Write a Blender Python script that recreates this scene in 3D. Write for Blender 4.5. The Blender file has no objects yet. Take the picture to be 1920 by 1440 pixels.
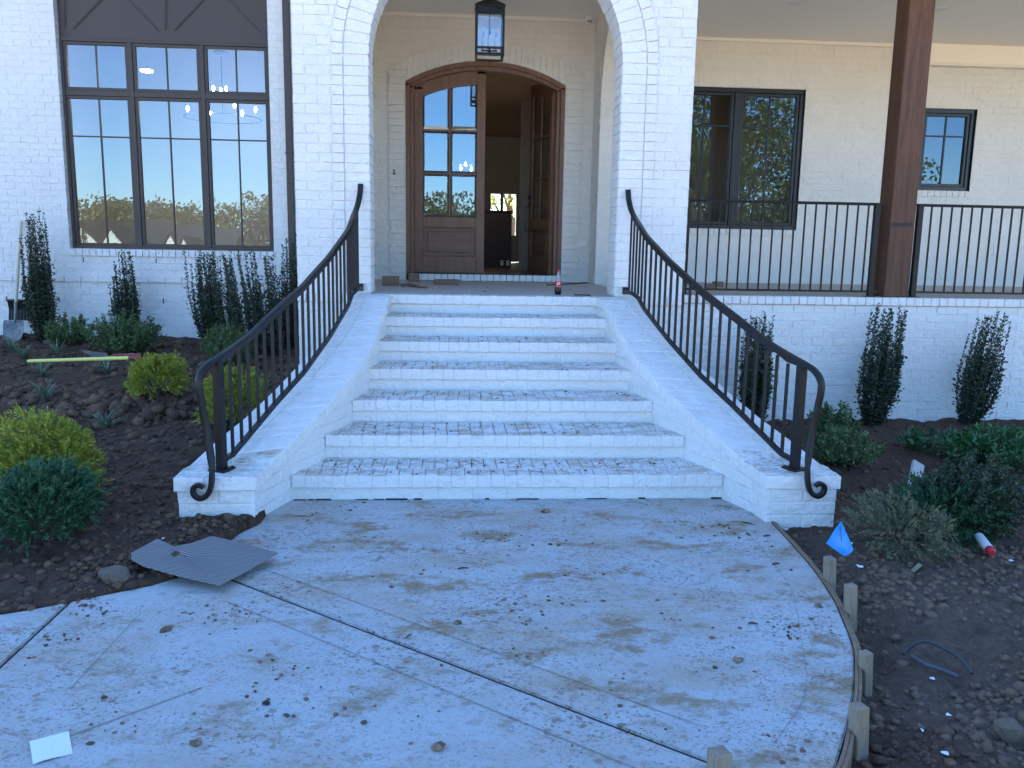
import bpy, bmesh, math, random
import numpy as np
from mathutils import Vector, Matrix, noise
random.seed(7)
rnd=random.random
def U(a,b): return random.uniform(a,b)

# ------------------------------------------------------------------ camera
S=bpy.context.scene
F_PX,PITCH,ROLL,YAW,CAM_H=1564.3,.1644,.01728,.07029,1.717
fw=Vector((math.sin(YAW)*math.cos(PITCH),math.cos(YAW)*math.cos(PITCH),-math.sin(PITCH)))
rt=Vector((math.cos(YAW),-math.sin(YAW),0)); up=rt.cross(fw)
rt,up=rt*math.cos(ROLL)+up*math.sin(ROLL),-rt*math.sin(ROLL)+up*math.cos(ROLL)
cd=bpy.data.cameras.new('camera'); cam=bpy.data.objects.new('camera',cd); S.collection.objects.link(cam)
cd.sensor_width=36; cd.lens=F_PX/1920*36; cd.clip_start=.05; cd.clip_end=2000
M=Matrix((( rt.x,up.x,-fw.x,0),(rt.y,up.y,-fw.y,0),(rt.z,up.z,-fw.z,CAM_H),(0,0,0,1)))
cam.matrix_world=M; S.camera=cam
S.render.resolution_x=1024; S.render.resolution_y=768

# ------------------------------------------------------------------ sky, sun, exposure
W=bpy.data.worlds.new('World'); S.world=W; W.use_nodes=True
nt=W.node_tree; nt.nodes.clear()
sky=nt.nodes.new('ShaderNodeTexSky'); sky.sky_type='NISHITA'; sky.sun_disc=False
SUN_EL=math.radians(34); SUN_ROT=math.radians(-8)
sky.sun_elevation=SUN_EL; sky.sun_rotation=SUN_ROT; sky.air_density=1.0; sky.dust_density=0; sky.ozone_density=7.5
bg=nt.nodes.new('ShaderNodeBackground'); bg.inputs[1].default_value=.10
wo=nt.nodes.new('ShaderNodeOutputWorld'); nt.links.new(sky.outputs[0],bg.inputs[0]); nt.links.new(bg.outputs[0],wo.inputs[0])
sd=bpy.data.lights.new('sun','SUN'); sd.energy=5; sd.angle=math.radians(.5); sd.color=(1,.90,.76)
so=bpy.data.objects.new('sun',sd); S.collection.objects.link(so)
sdir=Vector((math.sin(SUN_ROT)*math.cos(SUN_EL),math.cos(SUN_ROT)*math.cos(SUN_EL),math.sin(SUN_EL)))
so.rotation_euler=sdir.to_track_quat('Z','Y').to_euler(); so.location=(0,40,30)
S.view_settings.view_transform='Standard'; S.view_settings.look='None'
S.view_settings.exposure=2.68; S.view_settings.gamma=1; S.view_settings.use_curve_mapping=False
S.cycles.max_bounces=8; S.cycles.transparent_max_bounces=12

# ------------------------------------------------------------------ helpers
C=S.collection
def at(x,y,Y):
    "point at depth Y on the line of sight through photo pixel x,y"
    v=fw*F_PX+rt*(x-960)+up*(720-y); t=Y/v.y
    return Vector((v.x*t,Y,CAM_H+v.z*t))
def atz(x,y,Z):
    v=fw*F_PX+rt*(x-960)+up*(720-y); t=(Z-CAM_H)/v.z
    return Vector((v.x*t,v.y*t,Z))
def pxpos(p):
    v=Vector(p)-Vector((0,0,CAM_H)); d=v.dot(fw)
    return (960+F_PX*v.dot(rt)/d,720-F_PX*v.dot(up)/d,d) if d>.05 else (-9999,-9999,1)
def tag(o,label=None,cat=None,group=None,kind=None):
    if label:o['label']=label
    if cat:o['category']=cat
    if group:o['group']=group
    if kind:o['kind']=kind
    return o
def empty(name,loc=(0,0,0),rz=0,label=None,cat=None,group=None,parent=None):
    o=bpy.data.objects.new(name,None); C.objects.link(o); o.location=loc; o.rotation_euler=(0,0,rz)
    o.empty_display_size=.1
    if parent: o.parent=parent
    return tag(o,label,cat,group)
def mesh_obj(name,vs,fs,mat,parent=None,loc=(0,0,0),smooth=False):
    m=bpy.data.meshes.new(name); m.from_pydata([tuple(v) for v in vs],[],fs); m.update()
    if smooth: m.polygons.foreach_set('use_smooth',[True]*len(m.polygons))
    if mat: m.materials.append(mat)
    o=bpy.data.objects.new(name,m); C.objects.link(o); o.location=loc
    if parent:
        o.parent=parent
        if parent.name in WL: o.matrix_parent_inverse=Matrix.Translation(-WL[parent.name])
    return o
WL={}
def place(name,loc,label,cat,group=None):
    "thing whose Empty stands at loc while its parts are written in world coordinates"
    e=empty(name,loc,0,label,cat,group); WL[e.name]=Vector(loc); return e
class MB:
    def __init__(s): s.v=[]; s.f=[]
    def add(s,vs,fs):
        n=len(s.v); s.v+= [tuple(v) for v in vs]; s.f+=[tuple(i+n for i in f) for f in fs]; return s
    def box(s,x0,x1,y0,y1,z0,z1):
        return s.add([(x0,y0,z0),(x1,y0,z0),(x1,y1,z0),(x0,y1,z0),(x0,y0,z1),(x1,y0,z1),(x1,y1,z1),(x0,y1,z1)],
          [(0,3,2,1),(4,5,6,7),(0,1,5,4),(1,2,6,5),(2,3,7,6),(3,0,4,7)])
    def cbox(s,x0,x1,y0,y1,z0,z1,b=.004):
        P=[Vector(p) for p in ((x0,y0,z0),(x1,y0,z0),(x1,y1,z0),(x0,y1,z0),(x0,y0,z1),(x1,y0,z1),(x1,y1,z1),(x0,y1,z1))]
        v,f=cham(P,b,0); return s.add(v,f)
    def beam(s,a,b,w,h=None,roll=0,upv=(0,0,1),bev=0):
        a=Vector(a);b=Vector(b);h=h or w; d=(b-a).normalized(); u=Vector(upv)
        if abs(d.dot(u))>.99:u=Vector((0,1,0))
        r=d.cross(u).normalized(); u=r.cross(d)
        if roll: r,u=r*math.cos(roll)+u*math.sin(roll),u*math.cos(roll)-r*math.sin(roll)
        P=[a-r*w/2-u*h/2,a+r*w/2-u*h/2,b+r*w/2-u*h/2,b-r*w/2-u*h/2,a-r*w/2+u*h/2,a+r*w/2+u*h/2,b+r*w/2+u*h/2,b-r*w/2+u*h/2]
        if bev: v,f=cham(P,bev,0); return s.add(v,f)
        return s.add(P,[(0,3,2,1),(4,5,6,7),(0,1,5,4),(1,2,6,5),(2,3,7,6),(3,0,4,7)])
    def tube(s,pts,r,n=8,cap=True):
        pts=[Vector(p) for p in pts]; rs=r if isinstance(r,(list,tuple)) else [r]*len(pts)
        prof=[(math.cos(2*math.pi*i/n),math.sin(2*math.pi*i/n)) for i in range(n)]
        return s.sweep(pts,prof,scale=rs,cap=cap)
    def sweep(s,pts,prof,scale=None,cap=True,upv=(0,0,1),lock=False):
        pts=[Vector(p) for p in pts]; n=len(prof); N=len(pts); base=len(s.v); u=None
        for i,p in enumerate(pts):
            t=(pts[min(i+1,N-1)]-pts[max(i-1,0)]).normalized()
            if u is None or lock:
                w=Vector(upv)
                if abs(t.dot(w))>.98:w=Vector((0,1,0))
                u=(w-t*w.dot(t)).normalized()
            else:
                u=(u-t*u.dot(t)).normalized()
            r=t.cross(u); sc=scale[i] if scale else 1
            for a,b in prof: s.v.append(tuple(p+r*a*sc+u*b*sc))
        for i in range(N-1):
            for j in range(n):
                k=(j+1)%n; s.f.append((base+i*n+j,base+i*n+k,base+(i+1)*n+k,base+(i+1)*n+j))
        if cap:
            s.f.append(tuple(base+j for j in range(n))[::-1]); s.f.append(tuple(base+(N-1)*n+j for j in range(n)))
        return s
    def lathe(s,prof,cx=0,cy=0,n=20):
        base=len(s.v)
        for r,z in prof:
            for i in range(n):
                a=2*math.pi*i/n; s.v.append((cx+r*math.cos(a),cy+r*math.sin(a),z))
        for k in range(len(prof)-1):
            for i in range(n):
                j=(i+1)%n; s.f.append((base+k*n+i,base+k*n+j,base+(k+1)*n+j,base+(k+1)*n+i))
        s.f.append(tuple(base+i for i in range(n))[::-1]); s.f.append(tuple(base+(len(prof)-1)*n+i for i in range(n)))
        return s
    def poly_ext(s,pts,d):
        "polygon (list of 3D) extruded by vector d"
        n=len(pts); d=Vector(d); base=len(s.v)
        s.v+=[tuple(p) for p in pts]+[tuple(Vector(p)+d) for p in pts]
        s.f.append(tuple(range(base,base+n))); s.f.append(tuple(range(base+2*n-1,base+n-1,-1)))
        for i in range(n):
            j=(i+1)%n; s.f.append((base+i,base+n+i,base+n+j,base+j))
        return s
    def build(s,name,mat,parent=None,smooth=False,loc=(0,0,0)):
        o=mesh_obj(name,s.v,s.f,mat,parent,loc,smooth)
        bm=bmesh.new(); bm.from_mesh(o.data); bmesh.ops.recalc_face_normals(bm,faces=bm.faces); bm.to_mesh(o.data); bm.free()
        if smooth: o.data.polygons.foreach_set('use_smooth',[True]*len(o.data.polygons))
        return o
# chamfered 8-corner block, 24 verts, 44 triangles
_sg=[(x,y,z) for z in (0,1) for (x,y) in ((0,0),(1,0),(1,1),(0,1))]
_K=[]
for ci,(sx,sy,sz) in enumerate(_sg):
    for ax in range(3): _K.append((ci,ax))
_idx={k:i for i,k in enumerate(_K)}
_CF=[]
_co={c:i for i,c in enumerate(_sg)}
for ax in range(3):
    for side in (0,1):
        o1,o2=[a for a in range(3) if a!=ax]
        q=[]
        for a,b in ((0,0),(1,0),(1,1),(0,1)):
            c=[0,0,0]; c[ax]=side; c[o1]=a; c[o2]=b; q.append(_idx[(_co[tuple(c)],ax)])
        flip=(side==1)!=(ax!=1)
        _CF.append(tuple(q if not flip else q[::-1]))
for ax in range(3):
    o1,o2=[a for a in range(3) if a!=ax]
    for a in (0,1):
        for b in (0,1):
            c0=[0,0,0]; c0[ax]=0; c0[o1]=a; c0[o2]=b; c1=list(c0); c1[ax]=1
            i0,i1=_co[tuple(c0)],_co[tuple(c1)]
            _CF.append((_idx[(i0,o1)],_idx[(i0,o2)],_idx[(i1,o2)],_idx[(i1,o1)]))
for i in range(8): _CF.append((_idx[(i,0)],_idx[(i,1)],_idx[(i,2)]))
def _fixnorm():
    # orient faces outward on a unit cube
    P=[Vector(p) for p in _sg]; vs=_chv(P,.1,0); out=[]
    cen=Vector((.5,.5,.5))
    for f in _CF:
        a,b,c=[Vector(vs[i]) for i in f[:3]]; n=(b-a).cross(c-a); m=sum((Vector(vs[i]) for i in f),Vector())/len(f)
        out.append(f if n.dot(m-cen)>0 else f[::-1])
    return out
def _chv(P,b,j):
    vs=[]
    ex=((P[1]-P[0]).length+(P[6]-P[7]).length)/2; ey=((P[3]-P[0]).length+(P[6]-P[5]).length)/2; ez=((P[4]-P[0]).length+(P[6]-P[2]).length)/2
    fr=[min(.45,b/max(e,1e-5)) for e in (ex,ey,ez)]
    for ci,ax in _K:
        s=_sg[ci]; t=[0,0,0]
        for a in range(3):
            inn=fr[a] if a!=ax else 0
            t[a]=inn if s[a]==0 else 1-inn
        x,y,z=t
        p=(P[0]*(1-x)*(1-y)+P[1]*x*(1-y)+P[2]*x*y+P[3]*(1-x)*y)*(1-z)+(P[4]*(1-x)*(1-y)+P[5]*x*(1-y)+P[6]*x*y+P[7]*(1-x)*y)*z
        if j: p=p+Vector((U(-j,j),U(-j,j),U(-j,j)))
        vs.append(p)
    return vs
_CF=_fixnorm()
def cham(P,b=.005,j=0): return _chv(P,b,j),_CF

# ------------------------------------------------------------------ materials
def mat(name,col=(.5,.5,.5),rough=.6,metal=0,spec=None):
    m=bpy.data.materials.new(name); m.use_nodes=True; b=m.node_tree.nodes['Principled BSDF']
    b.inputs['Base Color'].default_value=(*col,1); b.inputs['Roughness'].default_value=rough; b.inputs['Metallic'].default_value=metal
    if spec is not None: b.inputs['Specular IOR Level'].default_value=spec
    return m
class NT:
    def __init__(s,m): s.m=m; s.t=m.node_tree; s.b=s.t.nodes['Principled BSDF']; s.co=None
    def n(s,ty,**k):
        x=s.t.nodes.new(ty)
        for a,b in k.items(): setattr(x,a,b)
        return x
    def l(s,a,b): s.t.links.new(a,b)
    def coord(s,scale=(1,1,1),rot=(0,0,0),obj=False):
        g=s.n('ShaderNodeTexCoord') if obj else s.n('ShaderNodeNewGeometry')
        mp=s.n('ShaderNodeMapping'); mp.inputs['Scale'].default_value=scale; mp.inputs['Rotation'].default_value=rot
        s.l(g.outputs['Object'] if obj else g.outputs['Position'],mp.inputs[0]); return mp.outputs[0]
    def noise(s,sc,det=4,rough=.6,vec=None,dist=0):
        x=s.n('ShaderNodeTexNoise'); x.inputs['Scale'].default_value=sc; x.inputs['Detail'].default_value=det; x.inputs['Roughness'].default_value=rough; x.inputs['Distortion'].default_value=dist
        s.l(vec or s.coord(),x.inputs['Vector']); return x.outputs['Fac']
    def ramp(s,fac,stops):
        r=s.n('ShaderNodeValToRGB'); e=r.color_ramp.elements
        while len(e)<len(stops): e.new(.5)
        for i,(p,c) in enumerate(stops):
            e[i].position=p; e[i].color=(*c,1) if isinstance(c,tuple) else (c,c,c,1)
        s.l(fac,r.inputs[0]); return r.outputs[0]
    def mix(s,f,a,b,mode='MIX'):
        x=s.n('ShaderNodeMix',data_type='RGBA',blend_type=mode)
        for i,v in ((0,f),(6,a),(7,b)):
            if isinstance(v,(int,float)): x.inputs[i].default_value=v
            elif isinstance(v,tuple): x.inputs[i].default_value=(*v,1)
            else: s.l(v,x.inputs[i])
        return x.outputs[2]
    def math(s,op,a,b=0):
        x=s.n('ShaderNodeMath',operation=op)
        for i,v in enumerate((a,b)):
            if isinstance(v,(int,float)): x.inputs[i].default_value=v
            else: s.l(v,x.inputs[i])
        return x.outputs[0]
    def color(s,o): s.l(o,s.b.inputs['Base Color'])
    def bump(s,h,strength=.3,dist=.01):
        x=s.n('ShaderNodeBump'); x.inputs['Strength'].default_value=strength; x.inputs['Distance'].default_value=dist
        s.l(h,x.inputs['Height']); s.l(x.outputs[0],s.b.inputs['Normal']); return s

# painted brick
def brick_mat(name,col,dirt=0,seed=0):
    m=mat(name,col,.62); t=NT(m)
    v=t.coord()
    n1=t.noise(2.2,5,.6,v); n2=t.noise(38,4,.65,v); n3=t.noise(9,3,.6,v)
    c=t.mix(t.ramp(n1,[(.3,0),(.75,1)]),tuple(x*.93 for x in col),col)
    c=t.mix(t.ramp(n3,[(.28,.35),(.42,0)]),c,tuple(x*k for x,k in zip(col,(.82,.80,.76))))
    if dirt:
        gn=t.n('ShaderNodeNewGeometry'); sx=t.n('ShaderNodeSeparateXYZ'); t.l(gn.outputs['Normal'],sx.inputs[0])
        upf=t.ramp(sx.outputs['Z'],[(.3,0),(.8,1)])
        d1=t.ramp(t.noise(31,8,.8,t.coord((.7,1.5,1))),[(.505,0),(.60,1)])
        d2=t.ramp(t.noise(2.1,4,.65,t.coord((1,1,1))),[(.42,.10),(.60,1)])
        d=t.math('MULTIPLY',t.math('MULTIPLY',d1,d2),t.math('MULTIPLY',upf,dirt))
        d3=t.math('MULTIPLY',t.ramp(t.noise(6,6,.75,t.coord((.8,1.6,1))),[(.46,0),(.62,.8)]),t.math('MULTIPLY',upf,dirt))
        if dirt>1.2: c=t.mix(t.math('MULTIPLY',upf,t.ramp(t.noise(2.6,4,.7,v),[(.35,.25),(.65,.85)])),c,(.19,.15,.115))
        c=t.mix(d3,c,(.46,.33,.21)); c=t.mix(d,c,(.18,.11,.06))
    t.color(c)
    h=t.math('ADD',t.math('MULTIPLY',n2,.6),t.math('MULTIPLY',t.noise(16,3,.5,v),.9))
    t.bump(h,.95,.020); return m
WHITE=(.80,.79,.76)
m_brick=brick_mat('white_painted_brick',WHITE)
m_tread=brick_mat('muddy_painted_brick',WHITE,1.0)
m_cap=brick_mat('cap_painted_brick',WHITE,.18)
m_cap2=brick_mat('soiled_cap_brick',WHITE,.9)
m_mortar=brick_mat('painted_mortar',(.77,.76,.73))
m_tmortar=brick_mat('muddy_mortar',(.66,.64,.61),1.6)
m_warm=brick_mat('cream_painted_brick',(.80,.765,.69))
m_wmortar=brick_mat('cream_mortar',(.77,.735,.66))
m_ceil=mat('ceiling_paint',(.90,.85,.74),.7)
m_trim=mat('cream_trim',(.80,.77,.69),.5)
m_frame=mat('bronze_window_frame',(.070,.056,.048),.5,0,.3); t=NT(m_frame); t.bump(t.noise(300,2),.03,.002)
m_fdark=mat('black_window_frame',(.012,.015,.018),.35)
m_iron=mat('black_iron',(.010,.010,.011),.42,0,.3); t=NT(m_iron); t.bump(t.noise(60,3),.12,.003)
t.color(t.mix(t.ramp(t.noise(14,4,.7),[(.55,0),(.75,.35)]),(.010,.010,.011),(.045,.028,.02)))
def glass(name,refl,tint=(.8,.9,1)):
    m=bpy.data.materials.new(name); m.use_nodes=True; n=m.node_tree; n.nodes.clear()
    o=n.nodes.new('ShaderNodeOutputMaterial'); g=n.nodes.new('ShaderNodeBsdfGlossy'); g.inputs['Roughness'].default_value=.004; g.inputs['Color'].default_value=(.60,.82,1,1)
    tr=n.nodes.new('ShaderNodeBsdfTransparent'); tr.inputs[0].default_value=(*tint,1)
    mx=n.nodes.new('ShaderNodeMixShader'); fr=n.nodes.new('ShaderNodeFresnel'); fr.inputs[0].default_value=1.5
    ad=n.nodes.new('ShaderNodeMath'); ad.operation='MAXIMUM'; ad.inputs[1].default_value=refl; n.links.new(fr.outputs[0],ad.inputs[0])
    # slight waviness of the panes
    ns=n.nodes.new('ShaderNodeTexNoise'); ns.inputs['Scale'].default_value=1.4; ns.inputs['Detail'].default_value=1
    ge=n.nodes.new('ShaderNodeNewGeometry'); n.links.new(ge.outputs['Position'],ns.inputs['Vector'])
    bp=n.nodes.new('ShaderNodeBump'); bp.inputs['Strength'].default_value=.12; bp.inputs['Distance'].default_value=.01
    n.links.new(ns.outputs[0],bp.inputs['Height']); n.links.new(bp.outputs[0],g.inputs['Normal'])
    n.links.new(ad.outputs[0],mx.inputs[0]); n.links.new(tr.outputs[0],mx.inputs[1]); n.links.new(g.outputs[0],mx.inputs[2]); n.links.new(mx.outputs[0],o.inputs[0])
    return m
m_glass=glass('coated_glass',.15)
m_glass2=glass('porch_glass',.10)
m_clear=glass('lantern_glass',.05,(.92,.95,.97))
def wood(name,c1,c2,axis=2,sc=1,rough=.5):
    m=mat(name,c1,rough); t=NT(m); s=[14*sc]*3; s[axis]=.9*sc
    n=t.noise(1.6,6,.62,t.coord(tuple(s)),.9)
    n2=t.noise(6,5,.7,t.coord(tuple(x*2.2 for x in s)))
    c=t.mix(t.ramp(n,[(.32,0),(.68,1)]),c1,c2); c=t.mix(t.ramp(n2,[(.35,.5),(.55,0)]),c,tuple(x*.45 for x in c1))
    t.color(c); t.bump(t.math('ADD',n,n2),.22,.004); return m
m_door=wood('stained_mahogany',(.15,.070,.038),(.24,.122,.070))
m_doorx=wood('stained_mahogany_rail',(.12,.060,.036),(.20,.108,.068),0)
m_post=wood('stained_cedar',(.080,.033,.016),(.155,.066,.032),2,.6,.7)
m_pine=wood('raw_lumber',(.25,.185,.125),(.34,.265,.185),2,1.2,.75)
m_pinex=wood('weathered_board',(.21,.13,.075),(.30,.195,.12),0,1.2,.8)
m_ash=wood('ash_handle',(.55,.46,.30),(.66,.57,.40),2,2,.5)
m_yellow=mat('yellow_fibreglass',(.72,.66,.17),.4)
m_red=mat('red_plastic',(.50,.02,.035),.4)
m_steel=mat('dull_steel',(.13,.135,.14),.42,.7); t=NT(m_steel); t.color(t.mix(t.ramp(t.noise(9,5,.7),[(.4,0),(.6,1)]),(.09,.095,.10),(.20,.19,.17)))
m_blackpl=mat('black_plastic',(.012,.012,.013),.45)
m_whitepl=mat('white_plastic',(.75,.75,.73),.4)
m_paper=mat('white_paper',(.80,.82,.80),.8)
m_flag=mat('blue_vinyl_flag',(.03,.30,.85),.45); m_flag.node_tree.nodes['Principled BSDF'].inputs['Transmission Weight'].default_value=0
m_cola=mat('dark_cola',(.012,.006,.005),.08)
m_bottle=mat('clear_bottle',(.30,.29,.29),.1,0,.6)
m_rlabel=mat('red_label',(.55,.015,.02),.4)
m_dark=mat('dark_void',(.01,.01,.01),.9)
m_room=mat('interior_paint',(.42,.37,.31),.8)
m_hall=mat('hall_paint',(.38,.25,.155),.8)
m_hfloor=wood('hall_floor',(.09,.055,.035),(.14,.09,.06),1)
m_rust=mat('rust_stain',(.35,.21,.11),.9)
# cardboard
m_card=mat('corrugated_board',(.20,.20,.20),.75); t=NT(m_card)
w=t.n('ShaderNodeTexWave',wave_type='BANDS',bands_direction='Y'); w.inputs['Scale'].default_value=21; w.inputs['Distortion'].default_value=.4; t.l(t.coord((1,1,1),(0,0,.12),True),w.inputs['Vector'])
t.color(t.mix(w.outputs['Fac'],(.12,.115,.11),(.31,.295,.28))); t.bump(w.outputs['Fac'],.8,.006)
# concrete
def concrete(name,c,stain=1,broom=1):
    m=mat(name,c,.85); t=NT(m)
    v=t.coord()
    big=t.noise(.9,4,.6,v); fine=t.noise(48,4,.75,v)
    col=t.mix(t.ramp(big,[(.3,0),(.7,1)]),tuple(x*.88 for x in c),c)
    # broad dusty smears, tan patches dragged across the slab, then ragged dried mud
    col=t.mix(t.ramp(t.noise(1.3,6,.72,t.coord((1.0,1.7,1),(0,0,-.3))),[(.44,0),(.66,.62*stain)]),col,(c[0]*.80,c[1]*.62,c[2]*.44))
    patch=t.ramp(t.noise(2.6,7,.74,t.coord((.9,1.5,1),(0,0,.4))),[(.525,0),(.64,.8*stain)])
    col=t.mix(patch,col,(.30,.215,.13))
    area=t.ramp(t.noise(1.6,4,.65,t.coord((1,1.3,1))),[(.44,.04),(.62,1)])
    mud=t.math('MULTIPLY',t.ramp(t.noise(13,9,.82,t.coord((.9,1.35,1),(0,0,.5))),[(.54,0),(.61,1)]),area)
    sp=t.math('MULTIPLY',t.ramp(t.noise(46,9,.85,t.coord((1,1.15,1),(0,0,.5))),[(.545,0),(.62,1)]),t.ramp(t.noise(2.0,5,.7,t.coord((1,1.2,1))),[(.36,.22*stain),(.62,1)]))
    def splat(sc,rad,keep,vec):
        # separate dried splashes: warped cells, most of them empty
        wn=t.n('ShaderNodeTexNoise'); wn.inputs['Scale'].default_value=sc*1.3; wn.inputs['Detail'].default_value=4; t.l(vec,wn.inputs['Vector'])
        ad=t.n('ShaderNodeVectorMath',operation='MULTIPLY_ADD'); t.l(wn.outputs['Color'],ad.inputs[0]); ad.inputs[1].default_value=(.9/sc,)*3; t.l(vec,ad.inputs[2])
        vo=t.n('ShaderNodeTexVoronoi'); vo.inputs['Scale'].default_value=sc; t.l(ad.outputs[0],vo.inputs['Vector'])
        sx=t.n('ShaderNodeSeparateColor'); t.l(vo.outputs['Color'],sx.inputs[0])
        on=t.math('LESS_THAN',sx.outputs[0],keep); r=t.math('MULTIPLY',sx.outputs[1],rad)
        return t.math('MULTIPLY',on,t.math('LESS_THAN',vo.outputs['Distance'],r))
    vv=t.coord((1,1.25,0),(0,0,.45)); dens=t.ramp(t.noise(1.7,5,.7,t.coord((1,1.2,1))),[(.40,.12),(.60,1)])
    s1=t.math('MULTIPLY',splat(75,.62,.42,vv),dens); s2=t.math('MULTIPLY',splat(30,.55,.22,vv),dens); s3=splat(12,.42,.12,vv)
    k=t.math('MAXIMUM',t.math('MAXIMUM',mud,sp),t.math('MULTIPLY',t.math('MAXIMUM',s1,t.math('MAXIMUM',s2,t.math('MULTIPLY',s3,.45))),.9*min(1,stain)))
    col=t.mix(t.math('MULTIPLY',k,.78*min(1.2,stain)),col,(.18,.105,.055))
    col=t.mix(t.ramp(fine,[(.3,.22),(.45,0)]),col,tuple(x*.55 for x in c))
    t.color(col)
    br=t.noise(1,3,.7,t.coord((150,5,1),(0,0,.10)))
    h=t.math('ADD',t.math('MULTIPLY',fine,.5),t.math('ADD',t.math('MULTIPLY',br,.75*broom),t.math('MULTIPLY',k,1.2)))
    t.bump(h,.5,.005); return m
m_conc=concrete('broom_concrete',(.49,.50,.50),1.0)
m_conc2=concrete('smooth_concrete_fan',(.49,.50,.50),1.45,.15)
m_porch=concrete('porch_concrete',(.50,.475,.44),.35,0)
m_joint=mat('joint_filler',(.018,.018,.019),.8)
m_score=concrete('tooled_line',(.36,.35,.34),1.2,0)
# soil
m_soil=mat('brown_soil',(.07,.045,.032),.95); t=NT(m_soil); v=t.coord()
a=t.noise(3,5,.65,v); b_=t.noise(26,6,.75,v); c_=t.noise(110,3,.7,v)
col=t.mix(t.ramp(a,[(.3,0),(.7,1)]),(.105,.054,.030),(.225,.115,.060)); col=t.mix(t.ramp(b_,[(.35,.7),(.6,0)]),col,(.032,.020,.015)); col=t.mix(t.ramp(b_,[(.60,0),(.8,.6)]),col,(.20,.13,.085))

def flaremask(t):  # lens-flare haze over the right foreground, put into the soil colour as lighter tan
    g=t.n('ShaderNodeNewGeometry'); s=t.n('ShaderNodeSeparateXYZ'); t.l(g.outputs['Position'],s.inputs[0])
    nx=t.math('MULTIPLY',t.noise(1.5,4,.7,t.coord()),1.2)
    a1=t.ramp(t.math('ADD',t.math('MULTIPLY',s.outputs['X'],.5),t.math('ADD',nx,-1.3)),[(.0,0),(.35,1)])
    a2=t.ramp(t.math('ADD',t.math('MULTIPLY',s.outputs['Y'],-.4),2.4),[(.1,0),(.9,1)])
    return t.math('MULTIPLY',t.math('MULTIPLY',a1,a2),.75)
col=t.mix(t.ramp(t.noise(.9,5,.7,v),[(.42,0),(.60,.6)]),col,(.155,.085,.048))
col=t.mix(flaremask(t),col,t.mix(t.ramp(b_,[(.35,0),(.65,1)]),(.15,.098,.066),(.31,.215,.15)))
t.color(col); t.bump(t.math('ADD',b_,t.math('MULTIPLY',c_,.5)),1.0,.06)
m_clod=mat('soil_clod',(.075,.048,.034),.95); t=NT(m_clod); v=t.coord()
oi=t.n('ShaderNodeNewGeometry'); rr=t.ramp(oi.outputs['Random Per Island'],[(0,(.075,.040,.024)),(.6,(.145,.076,.042)),(1,(.21,.12,.066))])
t.color(t.mix(flaremask(t),t.mix(t.ramp(t.noise(40,5,.7,v),[(.35,.6),(.6,0)]),rr,(.03,.02,.015)),(.22,.145,.095))); t.bump(t.noise(60,4,.7,v),.8,.012)
m_crumb=mat('dried_mud',(.17,.125,.09),.95); t=NT(m_crumb); oi=t.n('ShaderNodeNewGeometry'); t.color(t.ramp(oi.outputs['Random Per Island'],[(0,(.07,.042,.028)),(.6,(.17,.105,.06)),(1,(.28,.19,.12))]))
m_stone=mat('rough_stone',(.22,.18,.14),.9); t=NT(m_stone); t.color(t.mix(t.noise(14,5,.7),(.06,.042,.032),(.22,.165,.12))); t.bump(t.noise(25,5,.7),.7,.02)
m_grassfar=mat('lawn',(.09,.11,.04),.9); t=NT(m_grassfar); t.color(t.mix(t.ramp(t.noise(.15,5,.7),[(.35,0),(.65,1)]),(.15,.12,.07),(.09,.12,.04)))
m_bounce=mat('warm_bounce_ground',(.60,.47,.32),.9)
def leafmat(name,c1,c2,rough=.5,trans=.12):
    m=mat(name,c1,rough); t=NT(m); g=t.n('ShaderNodeNewGeometry')
    t.color(t.mix(g.outputs['Random Per Island'],c1,c2))
    if trans:
        tr=t.n('ShaderNodeBsdfTranslucent'); t.l(t.mix(g.outputs['Random Per Island'],c1,c2),tr.inputs[0])
        mx=t.n('ShaderNodeMixShader'); mx.inputs[0].default_value=trans; t.l(t.b.outputs[0],mx.inputs[1]); t.l(tr.outputs[0],mx.inputs[2])
        t.l(mx.outputs[0],t.t.nodes['Material Output'].inputs[0])
    return m
m_holly=leafmat('holly_leaf',(.012,.032,.016),(.030,.062,.028),.38)
m_gold=leafmat('gold_thuja',(.13,.18,.018),(.42,.42,.055),.6,.25)
m_thuja=leafmat('green_thuja',(.018,.070,.030),(.045,.13,.05),.6,.15)
m_box=leafmat('boxwood_leaf',(.035,.085,.024),(.12,.19,.055),.4)
m_laurel=leafmat('laurel_leaf',(.020,.085,.025),(.06,.16,.05),.3)
m_liri=leafmat('grassy_blade',(.05,.10,.045),(.20,.27,.17),.5)
m_dry=leafmat('weedy_spray',(.09,.11,.055),(.17,.17,.09),.7,.15)
m_twig=mat('twig',(.09,.065,.045),.85)
m_bark=mat('bark',(.08,.062,.048),.95)
m_tree=leafmat('tree_leaf',(.060,.075,.026),(.14,.13,.05),.6,.2)
m_tree2=leafmat('autumn_tree_leaf',(.085,.085,.025),(.20,.15,.045),.6,.2)
m_dtree=leafmat('dark_tree_leaf',(.030,.060,.020),(.095,.13,.04),.5,.2)
m_ytree=leafmat('yellow_tree_leaf',(.16,.20,.03),(.42,.38,.06),.6,.45)
m_roof=mat('grey_shingles',(.030,.031,.034),.9); m_wallw=mat('cream_siding',(.62,.58,.50),.8); m_redroof=mat('rust_roof',(.25,.07,.05),.8)
m_bulb=bpy.data.materials.new('lit_bulb'); m_bulb.use_nodes=True; bn=m_bulb.node_tree.nodes['Principled BSDF']; bn.inputs['Emission Color'].default_value=(1,.93,.82,1); bn.inputs['Emission Strength'].default_value=45
m_sidingroof=mat('house_shingles',(.06,.06,.065),.9)

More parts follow.
